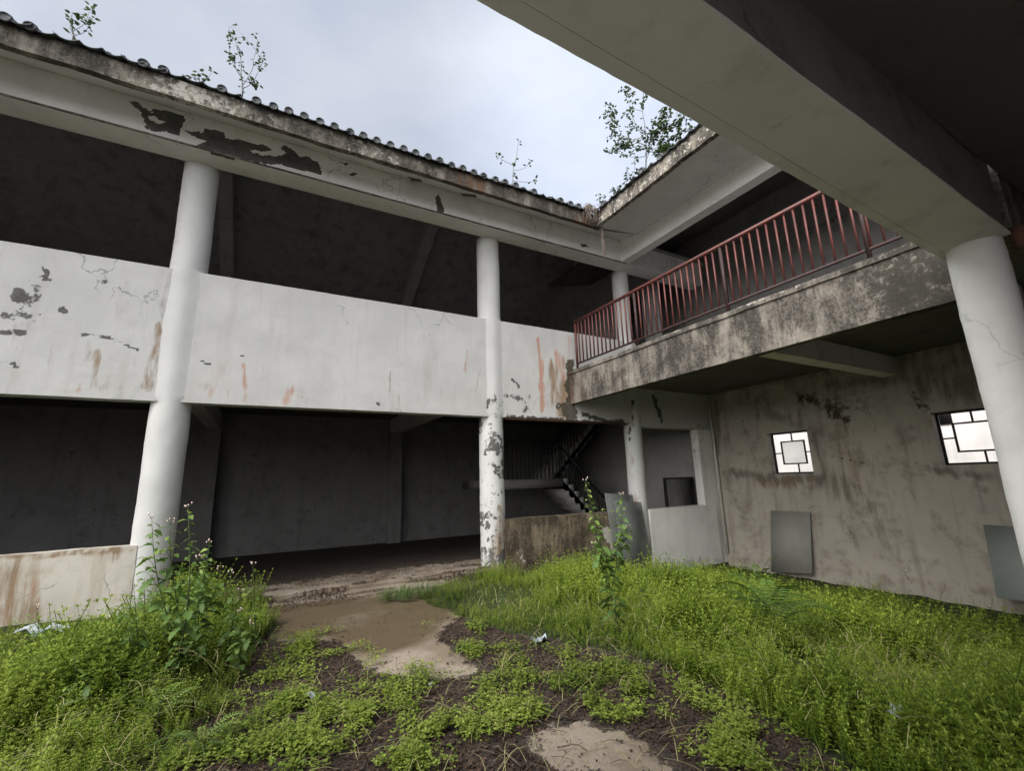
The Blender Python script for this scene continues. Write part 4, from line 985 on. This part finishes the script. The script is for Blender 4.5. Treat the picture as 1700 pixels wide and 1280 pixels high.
# sticks
sl = [((700, 1160), (750, 1180), 'dark bent stick lying across the middle litter'), ((560, 1205), (520, 1250), 'stout dark stick beside the left creeper patch'), ((880, 1195), (920, 1215), 'short stick at the top edge of the pale sand patch'),
      ((905, 1190), (945, 1196), 'pale thin stick just above the sand patch'), ((820, 1240), (860, 1275), 'curved stick crossing the left corner of the sand patch'), ((780, 1225), (745, 1260), 'straight dark stick left of the sand patch'),
      ((925, 1240), (975, 1246), 'thin twig lying flat on the sand patch'), ((640, 1160), (720, 1150), 'long pale twig above the dark bent stick'), ((600, 1230), (650, 1200), 'slanting twig in the front left litter'),
      ((690, 1240), (720, 1200), 'upright leaning twig beside the bright green clump'), ((1060, 1245), (1100, 1265), 'forked twig at the right end of the sand patch'), ((470, 1225), (510, 1262), 'dark stick under the front left creepers')]
for i_, (p, q, lab) in enumerate(sl):
    p = at_z(*p, .015); q = at_z(*q, .02); A = Acc(); n = 7; pts = []
    for t in np.linspace(0, 1, n):
        c = p + (q - p) * t; pts.append(c + np.array([rnd.uniform(-.02, .02), rnd.uniform(-.02, .02), .012 * math.sin(3 * t) + rnd.uniform(0, .006) + float(gz(c[0], c[1])) * 1.0]))
    r0 = rnd.uniform(.004, .009); A.tube(pts, list(np.linspace(r0, r0 * .5, n)), 6)
    if i_ % 2 == 0: A.tube([pts[3], pts[3] + (q - p) * .15 + np.array([rnd.uniform(-.06, .06), .05, .02])], [r0 * .6, r0 * .3], 5)
    link(A.mesh(smooth=True), 'stick', MAT['stick'], label=lab, cat='stick', group='sticks on the courtyard floor', origin=tuple(p))
# fine twigs, part of the litter
r = np.random.RandomState(8); A = Acc()
for i_ in range(260):
    x = r.uniform(-.9, 3.4); y = r.uniform(1.6, 4.6)
    jx, jy = jit(np.array([x]), np.array([y]))
    if inpoly(jx, jy, lushR)[0] or (inpoly(jx, jy, sandA)[0] and r.rand() < .85): continue
    a = r.uniform(0, 6.28); L = r.uniform(.05, .22); z = float(gz(x, y)) + .012
    A.tube([(x, y, z), (x + math.cos(a) * L * .5 + r.uniform(-.01, .01), y + math.sin(a) * L * .5, z + .012), (x + math.cos(a) * L, y + math.sin(a) * L, z)], [.0026, .002, .001], 4, 0, False)
link(A.mesh(), 'twig_scraps', MAT['stick'], label='scattered thin twigs over the dark litter', cat='twigs', kind='stuff')

# ---- tall weeds with lobed leaves
def lobed_leaf(A, c, d, L, mi, r, tint, wide=.62, droop=.6):
    d = d / np.linalg.norm(d); s = np.cross(d, [0, 0, 1]); s /= np.linalg.norm(s) + 1e-9
    ro_ = r.uniform(-.9, .9); s = s * math.cos(ro_) + np.cross(d, s) * math.sin(ro_)
    prof = [0, .10, .22, .55, .34, .85, .5, 1.0, .55, .62, .25, 0]
    n = len(prof) - 1; mid = []; lft = []; rgt = []
    for i, w in enumerate(prof):
        t = i / n; p = c + d * L * t + np.array([0, 0, -droop * L * t * t]); mid.append(p)
        w = w * wide * L * .5 * (1 + r.uniform(-.15, .15)); lft.append(p + s * w + np.array([0, 0, w * .25])); rgt.append(p - s * w + np.array([0, 0, w * .25]))
    V = mid + lft + rgt; m = n + 1; F = []
    for i in range(n): F += [(i, i + 1, m + i + 1, m + i), (i, 2 * m + i, 2 * m + i + 1, i + 1)]
    A.add(V, F, mi, tint)
def tall_weed(base, tips, name, label, h_leaf=.13, seed=0, dens=1.0, flowers=True, stemr=.006, group=None, cat='weed'):
    """tips: list of world points where shoots end; base: world point"""
    r = np.random.RandomState(seed); base = np.array(base, float); ro = root_of(name, tuple(base), label, cat, group)
    St = Acc(); Lf = Acc(); Fl = Acc(); nf = 0
    for ti, tip in enumerate(tips):
        tip = np.array(tip, float); k0 = .0 if ti == 0 else r.uniform(.25, .5); main = np.array(tips[0], float)
        p0 = base + (main - base) * k0; H = np.linalg.norm(tip - p0); n = 8; side = np.array([r.normal(0, .03), r.normal(0, .03), 0]) * H
        pts = [p0 + (tip - p0) * t + side * math.sin(math.pi * t) + (np.array([(tip - p0)[0], (tip - p0)[1], 0]) * (.25 * math.sin(math.pi * t)) if ti else 0) for t in np.linspace(0, 1, n)]
        sr = stemr * (1 if ti == 0 else .6); St.tube(pts, list(np.linspace(sr, sr * .3, n)), 6)
        nl = max(5, int(H / .034 * dens))
        for i in range(nl):
            t = .12 + .88 * i / nl; j = min(int(t * (n - 1)), n - 2); f = t * (n - 1) - j; c = pts[j] * (1 - f) + pts[j + 1] * f
            a = i * 2.4 + r.uniform(-.5, .5); el = r.uniform(-.2, .9); L = h_leaf * r.uniform(.6, 1.25) * (1.3 - .75 * t)
            lobed_leaf(Lf, c, np.array([math.cos(a) * math.cos(el), math.sin(a) * math.cos(el), math.sin(el)]), L, 0, r, np.clip(.15 + .6 * t + r.uniform(-.2, .2), 0, 1))
            if i % 5 == 4 and t < .8:   # side shoot
                e = c + np.array([math.cos(a + 1) * .07, math.sin(a + 1) * .07, .10]) * r.uniform(.7, 1.4); St.tube([c, (c + e) / 2 + [0, 0, .01], e], [sr * .4, sr * .3, sr * .2], 5)
                for q in range(3):
                    a2 = r.uniform(0, 6.28); lobed_leaf(Lf, e, np.array([math.cos(a2), math.sin(a2), .5]), L * .55, 0, r, np.clip(.6 + r.uniform(-.2, .3), 0, 1))
        if flowers:
            for q in range(4):
                a = r.uniform(0, 6.28); e = pts[-1] + np.array([math.cos(a) * .025, math.sin(a) * .025, r.uniform(.01, .045)]); St.tube([pts[-1], e], [.0018, .0014], 4)
                Fl = Acc(); Fl.tube([e, e + [0, 0, .008], e + [0, 0, .016]], [.002, .0055, .004], 6, 0, True); link(Fl.mesh(smooth=True), 'flower', MAT['petal'], ro)
    link(St.mesh(smooth=True), 'stem', MAT['stem'], ro); link(Lf.mesh(), 'leaves', MAT['tall'], ro)
    return ro
def gp(px, py, z=0.0):
    p = at_z(px, py, z)
    for _ in range(6): p = at_z(px, py, float(gz(p[0], p[1])))
    return p
def tipsY(pix, Y): return [at_y(x, y, Y) for x, y in pix]
b0 = gp(278, 1165); tall_weed(b0, tipsY([(312, 845), (252, 862), (282, 872)], b0[1] + .1), 'tall_weed', 'tallest flowering weed in front of the left column', .13, 1, 1.0, stemr=.009, group='tall weeds on the left')
b0 = gp(320, 1130); tall_weed(b0, tipsY([(348, 905), (365, 950), (330, 930)], b0[1]), 'tall_weed', 'leafy bright weed just right of the tallest weed', .12, 2, 1.4, group='tall weeds on the left')
b0 = gp(372, 1110); tall_weed(b0, tipsY([(382, 955), (400, 985)], b0[1]), 'tall_weed', 'shorter bushy weed against the dark wide opening', .11, 3, 1.2, group='tall weeds on the left')
b0 = gp(425, 1090); tall_weed(b0, tipsY([(420, 940)], b0[1]), 'tall_weed', 'single slim weed with pink buds at the edge of the path', .085, 4, .7, group='tall weeds on the left')
b0 = gp(230, 1165); tall_weed(b0, tipsY([(222, 975), (205, 1005)], b0[1]), 'tall_weed', 'weed left of the tallest one before the pale low wall', .13, 5, .9, flowers=False, group='tall weeds on the left')
b0 = gp(285, 1120); tall_weed(b0, tipsY([(300, 960), (270, 990)], b0[1]), 'tall_weed', 'broad leaved weed at the foot of the left column', .15, 6, 1.3, flowers=False, group='tall weeds on the left')
b0 = gp(120, 1220); tall_weed(b0, tipsY([(122, 1085), (150, 1110)], b0[1]), 'tall_weed', 'low dark stemmed weed near the front left corner', .09, 7, .9, flowers=False, group='tall weeds on the left')
b0 = gp(65, 1110); tall_weed(b0, tipsY([(62, 1012), (85, 1050)], b0[1]), 'tall_weed', 'leftmost weed below the pale low wall', .1, 8, 1, group='tall weeds on the left')
b0 = gp(180, 1130); tall_weed(b0, tipsY([(178, 1030), (160, 1050)], b0[1]), 'tall_weed', 'small weed between the leftmost and the tallest ones', .1, 18, 1, group='tall weeds on the left')
b0 = gp(340, 1075); tall_weed(b0, tipsY([(338, 925), (320, 950), (355, 965)], b0[1]), 'tall_weed', 'dense bright weed behind the tallest one with its top on the dark opening', .12, 21, 1.5, flowers=False, group='tall weeds on the left')
b0 = gp(245, 1090); tall_weed(b0, tipsY([(240, 960), (262, 985)], b0[1]), 'tall_weed', 'weed in front of the corner of pale low wall and column', .12, 22, 1.2, flowers=False, group='tall weeds on the left')
b0 = gp(395, 1130); tall_weed(b0, tipsY([(398, 1020), (420, 1040)], b0[1]), 'tall_weed', 'low leafy weed at the right edge of the left weeds', .11, 23, 1.2, group='tall weeds on the left')
b0 = gp(1030, 1060); tall_weed(b0, tipsY([(972, 800), (1032, 825), (1042, 880), (985, 905)], b0[1]), 'tall_weed', 'tall forked weed standing in the lawn before the leaning glass panes', .125, 9, 1.5, stemr=.009)
b0 = gp(1064, 1030); tall_weed(b0, tipsY([(1058, 935), (1075, 960)], b0[1]), 'tall_weed', 'small thin weed right of the forked one', .07, 10, .6, flowers=False)
b0 = gp(830, 1035); tall_weed(b0, tipsY([(828, 968), (838, 985)], b0[1]), 'tall_weed', 'thin weed by the foot of the middle column', .05, 11, .7, flowers=False)
b0 = gp(1420, 960); tall_weed(b0, tipsY([(1418, 900), (1428, 915)], b0[1]), 'tall_weed', 'pale weed against the beige wall right of the grey board', .07, 12, .8, flowers=False)
b0 = gp(1550, 990); tall_weed(b0, tipsY([(1549, 962), (1558, 972)], b0[1]), 'tall_weed', 'small dark weed at the base of the beige wall', .09, 13, 1.2, flowers=False)

# ---- pinnate fronds
def frond(A, p0, d, L, r, n=16, w=.22, mi=0, tint=.5):
    d = np.array(d, float); d /= np.linalg.norm(d); s = np.cross(d, [0, 0, 1]); s /= np.linalg.norm(s) + 1e-9
    pts = [p0 + d * L * t + np.array([0, 0, .10 * L * math.sin(math.pi * t) - .28 * L * t * t]) for t in np.linspace(0, 1, n)]
    A.tube(pts[::3] + [pts[-1]], [.0025] * len(pts[::3]) + [.001], 4, 1, False, .3)
    for i in range(2, n):
        t = i / (n - 1); ll = w * L * (math.sin(math.pi * (t * .85 + .12)) ** .7) * .55
        for sg in (1, -1):
            e = s * sg * ll + d * ll * .35 + np.array([0, 0, -ll * .15]); q = d * L / n * .30
            A.add([pts[i], pts[i] + e * .5 + q, pts[i] + e, pts[i] + e * .5 - q], [(0, 1, 2, 3)], mi, np.clip(tint + r.uniform(-.1, .1), 0, 1))
def fern(base, n, L, name, label, seed, up=.75, h=.0, tint=.5):
    r = np.random.RandomState(seed); base = np.array(base, float); ro = root_of(name, tuple(base), label, 'fern'); A = Acc()
    for i in range(n):
        a = 6.283 * i / n + r.uniform(-.3, .3); el = r.uniform(up * .4, up * 1.3)
        frond(A, base + [0, 0, h * r.uniform(.4, 1)], (math.cos(a), math.sin(a), math.tan(min(el, 1.2))), L * r.uniform(.7, 1.15), r, tint=tint + r.uniform(-.2, .3))
    link(A.mesh(), 'fronds', [MAT['fern'], MAT['stem']], ro)
    A = Acc(); A.tube([base - [0, 0, .03], base + [0, 0, h + .02]], [.008, .006], 6); link(A.mesh(), 'stem', MAT['stem'], ro)
    return ro
b0 = gp(1290, 1075); fern(b0, 24, .72, 'fern_shrub', 'feathery fern like shrub with a dark hollow beneath in the right lawn', 1, .62, .36, .35)
b0 = gp(1265, 1000); fern(b0, 9, .6, 'fern_shrub', 'smaller feathery sprig behind the fern like shrub', 2, 1.0, .40, .6)
b0 = gp(260, 1215); fern(b0, 9, .33, 'fern_shrub', 'bright ferny clump in the front left weeds', 3, .7, .16, .8)
b0 = gp(330, 1255); fern(b0, 8, .28, 'fern_shrub', 'low ferny clump beside the front left litter', 4, .6, .08, .85)
b0 = gp(1480, 1060); fern(b0, 7, .35, 'fern_shrub', 'faint ferny sprig right of the large fern like shrub', 5, .6, .2, .4)

# ---- saplings on the roofs
def sapling(base, tips, name, label, seed, leaf=.09, nl=9, stemr=.012, twigs=4):
    r = np.random.RandomState(seed); base = np.array(base, float); ro = root_of(name, tuple(base), label, 'sapling', 'saplings growing on the roofs'); St = Acc(); Lf = Acc()
    def leafat(c, L):
        a = r.uniform(0, 6.28); el = r.uniform(-.9, .4); d = np.array([math.cos(a) * math.cos(el), math.sin(a) * math.cos(el), math.sin(el)]); s = np.cross(d, [0, 0, 1]); s /= np.linalg.norm(s) + 1e-9; s = s * L * .33
        t0 = c + d * L * .3
        Lf.add([t0, t0 + d * L * .35 + s, t0 + d * L * .75 + s * .7, t0 + d * L, t0 + d * L * .75 - s * .7, t0 + d * L * .35 - s], [(0, 1, 2, 3), (0, 3, 4, 5)], 0, r.uniform(0, 1))
    for k, tip in enumerate(tips):
        tip = np.array(tip, float); main = np.array(tips[0], float); k0 = 0 if k == 0 else r.uniform(.12, .5); p0 = base + (main - base) * k0; n = 7; v = tip - p0; H = np.linalg.norm(v)
        pts = [p0 + v * t + np.array([v[0], v[1], -.2 * abs(v[2])]) * .25 * math.sin(math.pi * t) * (1 if k else 0) + r.normal(0, .012, 3) * H * (0 < t < 1) for t in np.linspace(0, 1, n)]
        s0 = stemr * (1 if k == 0 else .55); St.tube(pts, list(np.linspace(s0, s0 * .3, n)), 6)
        for q in range(twigs):
            j = r.randint(2, n); c = pts[j]; e = c + np.array([r.normal(0, .12), r.normal(0, .12), r.uniform(.02, .2)]) * min(H, 1.2); St.tube([c, (c + e) / 2 + r.normal(0, .01, 3), e], [s0 * .4, s0 * .3, s0 * .15], 5)
            for m in range(max(1, nl // 2)):
                leafat(c + (e - c) * r.uniform(.4, 1), leaf * r.uniform(.6, 1.1))
        for m in range(nl):
            t = r.uniform(.55, 1.0) if m > nl * .4 else r.uniform(.92, 1.0); j = min(int(t * (n - 1)), n - 2); f = t * (n - 1) - j; leafat(pts[j] * (1 - f) + pts[j + 1] * f, leaf * r.uniform(.6, 1.15))
    link(St.mesh(smooth=True), 'stem', MAT['bark'], ro); link(Lf.mesh(), 'leaves', MAT['sap'], ro)
    return ro
def roofbase(px, py, Y): 
    p = at_y(px, py, Y); p[2] = ZE + .25 + PIT * (Y - YE) ; return p
Y1 = 7.1
b0 = at_y(121, 75, Y1); sapling(b0, tipsY([(120, 20), (150, 14), (155, 28), (118, 30)], Y1), 'roof_sapling', 'small leafy sapling over the roof edge in the top left corner', 1, .07, 9, .008, 2)
b0 = at_y(402, 160, Y1); sapling(b0, tipsY([(400, 85), (380, 45), (437, 90), (428, 68), (385, 92), (425, 140)], Y1), 'roof_sapling', 'tall bare branched sapling on the roof above the left column', 2, .06, 7, .010, 5)
b0 = at_y(332, 140, Y1); sapling(b0, tipsY([(330, 118), (352, 116), (308, 126)], Y1), 'roof_sapling', 'low pale sapling beside the tall bare branched one', 3, .08, 6, .008, 1)
b0 = at_y(848, 318, Y1); sapling(b0, tipsY([(861, 232), (825, 256), (879, 264), (889, 296), (855, 290)], Y1), 'roof_sapling', 'slender sapling alone against the sky over the middle column', 4, .075, 7, .009, 1)
b0 = at_y(882, 330, Y1); sapling(b0, tipsY([(882, 318), (888, 322)], Y1), 'roof_sapling', 'tiny sprout on the roof right of the slender sapling', 5, .06, 3, .005, 1)
b0 = at_y(908, 338, Y1); sapling(b0, tipsY([(908, 326)], Y1), 'roof_sapling', 'tiniest sprout near the roof corner', 6, .05, 3, .004, 1)
X1 = 6.35
tx = lambda pix: [at_x(x, y, X1) for x, y in pix]
b0 = at_x(1072, 285, X1); sapling(b0, tx([(1068, 165), (1042, 150), (1019, 178), (1015, 200), (1100, 190), (1128, 200), (1035, 240), (1110, 215), (1085, 215), (1022, 235), (1150, 212)]), 'roof_sapling', 'largest sapling full of leaves on the right roof', 7, .075, 20, .013, 8)
b0 = at_x(1105, 268, X1); sapling(b0, tx([(1110, 245), (1095, 250), (1125, 240), (1100, 238), (1118, 250)]), 'roof_sapling', 'dense low bush at the foot of the largest sapling', 8, .085, 22, .008, 5)
b0 = at_x(1052, 300, X1); sapling(b0, tx([(1055, 262), (1040, 280), (1060, 285)]), 'roof_sapling', 'thin sprig left of the largest sapling', 9, .07, 8, .006, 2)
b0 = at_x(1022, 322, X1); sapling(b0, tx([(1030, 305), (1042, 296), (1015, 315)]), 'roof_sapling', 'low creeping sprig along the right roof edge', 10, .07, 8, .006, 2)
b0 = at_x(996, 345, X1); sapling(b0, tx([(994, 320), (1002, 324), (980, 338)]), 'roof_sapling', 'small sprout over the hanging roots in the roof corner', 11, .07, 7, .006, 1)
# hanging roots and dead growth in the roof corner
A = Acc(); r = np.random.RandomState(4)
for i_ in range(110):
    p = np.array([5.95 + r.uniform(-.34, .04), 6.73 + r.uniform(-.07, .03), 7.33 + r.uniform(-.02, .05)]); L = r.uniform(.12, .40)
    if r.rand() < .25: L = r.uniform(.1, .2)
    pts = [p]; 
    for k in range(5): pts.append(pts[-1] + np.array([r.normal(0, .015), r.normal(0, .012) - (.03 if k == 0 else 0), -L / 5]))
    A.tube(pts, [.006, .006, .005, .005, .004, .002], 4, 0, False)
p = at_y(999, 375, 6.75)
for i_ in range(11):
    e = at_y(1003 + r.uniform(-2, 2), 425 + r.uniform(-12, 8), 6.75); m = (p + e) / 2 + r.normal(0, .015, 3)
    A.tube([p + [r.uniform(-.05, .05), 0, .25], p + r.normal(0, .012, 3), m, e], [.009, .008, .006, .003], 5, 0, False)
for i_ in range(60):
    p = np.array([6.0 + r.uniform(-.4, .5), 6.9 + r.uniform(-.15, .3), 7.36 + r.uniform(0, .08)]); q = p + r.normal(0, .1, 3); q[2] = p[2] + r.uniform(-.05, .08)
    A.tube([p, (p + q) / 2 + [0, 0, .03], q], [.005, .004, .002], 4, 0, False)
link(A.mesh(), 'hanging_roots', MAT['root'], label='dry tangled roots hanging from the roof corner between both wings', cat='roots', origin=(6.0, 6.82, 7.35))
# ragged dead growth and soil along the right eave
r = np.random.RandomState(6); n = 5000; y = r.uniform(1.5, 6.9, n); x = EX - .06 + np.abs(r.normal(0, .14, n)); z = EZ + .32 + .34 * (x - EX) + r.uniform(0, .10, n) * (.3 + vnoise(np.stack([y, y * 0, y * 0], 1), 3, 4))
L = r.uniform(.01, .035, n); d1 = r.normal(0, 1, (n, 3)); d1 /= np.linalg.norm(d1, axis=1)[:, None]; d2 = r.normal(0, 1, (n, 3)); d2 /= np.linalg.norm(d2, axis=1)[:, None]; c = np.stack([x, y, z], 1)
V = np.stack([c - d1 * L[:, None], c - d2 * L[:, None] * .5, c + d1 * L[:, None], c + d2 * L[:, None] * .5], 1).reshape(-1, 3)
stuff([(V, np.arange(n * 4).reshape(n, 4), np.repeat(r.rand(n) * .7, 4))], 'roof_moss', MAT['litter'], 'crust of dead plants and soil along the right roof edge', 'moss')

# ================================================================== SMALL THINGS
def panel(corners, th, mat, name, label, cat, group=None, edge=None):
    c = [np.array(p, float) for p in corners]; nrm = np.cross(c[1] - c[0], c[3] - c[0]); nrm /= np.linalg.norm(nrm)
    V = c + [p + nrm * th for p in c]
    me = mk(V, [(0, 1, 2, 3), (7, 6, 5, 4), (0, 4, 5, 1), (1, 5, 6, 2), (2, 6, 7, 3), (3, 7, 4, 0)], name)
    return link(me, name, mat, label=label, cat=cat, group=group, origin=tuple(c[0]))
def lean(px0, px1, ytop, Ybot, Ytop, zb):   # a pane leaning on the facade: x extents from the photo
    return None
pt = lambda x, y, Y: at_y(x, y, Y)
panel([pt(1030, 940, 7.35), pt(1084, 946, 7.35), pt(1064, 834, 7.72), pt(1020, 830, 7.72)], .008, MAT['dglass'], 'glass_pane', 'front dusty glass pane leaning on the column at the lawn edge', 'glass pane', 'leaning glass panes')
panel([pt(1024, 946, 7.5), pt(1066, 948, 7.5), pt(1050, 822, 7.80), pt(1003, 819, 7.80)], .008, MAT['dglass'], 'glass_pane', 'rear glass pane rising above the mossy low wall beside the column', 'glass pane', 'leaning glass panes')
px = lambda x, y, X: at_x(x, y, X)
panel([px(1281, 950, 10.22), px(1349, 953, 10.22), px(1345, 850, 10.36), px(1280, 848, 10.36)], .015, MAT['board'], 'leaning_board', 'grey green board leaning under the left window of the beige wall', 'board')
p0, p1 = px(1655, 992, 9.9), px(1633, 872, 10.36)
panel([p0, p0 + [0, -.95, 0], p1 + [0, -.95, 0], p1], .015, MAT['palebd'], 'leaning_board', 'pale board leaning at the far right edge behind the near column', 'board')
# bits of litter
def scrap(px_, py_, s, label, mat, name, cat, seed):
    r = np.random.RandomState(seed); p = gp(px_, py_); p[2] += .02; n = 5; V = []; F = []
    for i in range(n):
        for j in range(n): V.append(p + np.array([(i / (n - 1) - .5) * s + r.normal(0, s * .05), (j / (n - 1) - .5) * s * .6 + r.normal(0, s * .05), abs(r.normal(0, s * .18))]))
    for i in range(n - 1):
        for j in range(n - 1): F.append((i * n + j, (i + 1) * n + j, (i + 1) * n + j + 1, i * n + j + 1))
    return link(mk(V, F, name, True), name, mat, label=label, cat=cat, origin=tuple(p))
scrap(895, 1070, .16, 'flattened grey plastic scrap at the edge of the right lawn', MAT['plastic'], 'plastic_scrap', 'litter', 1)
scrap(510, 1166, .10, 'small crumpled white scrap on the front left litter', MAT['plastic'], 'paper_scrap', 'litter', 2)
scrap(1500, 1242, .14, 'torn white scrap caught in the front of the right lawn', MAT['plastic'], 'paper_scrap', 'litter', 3).location.z += .16
o = scrap(62, 1075, .34, 'pale blue plastic sheet lying in the weeds by the left edge', MAT['plastic'], 'plastic_sheet', 'litter', 4); o.location.z += .10
scrap(712, 1142, .05, 'tiny white chip on the dark litter', MAT['plastic'], 'paper_scrap', 'litter', 5)
print('verts', sum(len(o.data.vertices) for o in bpy.data.objects if o.type == 'MESH'))
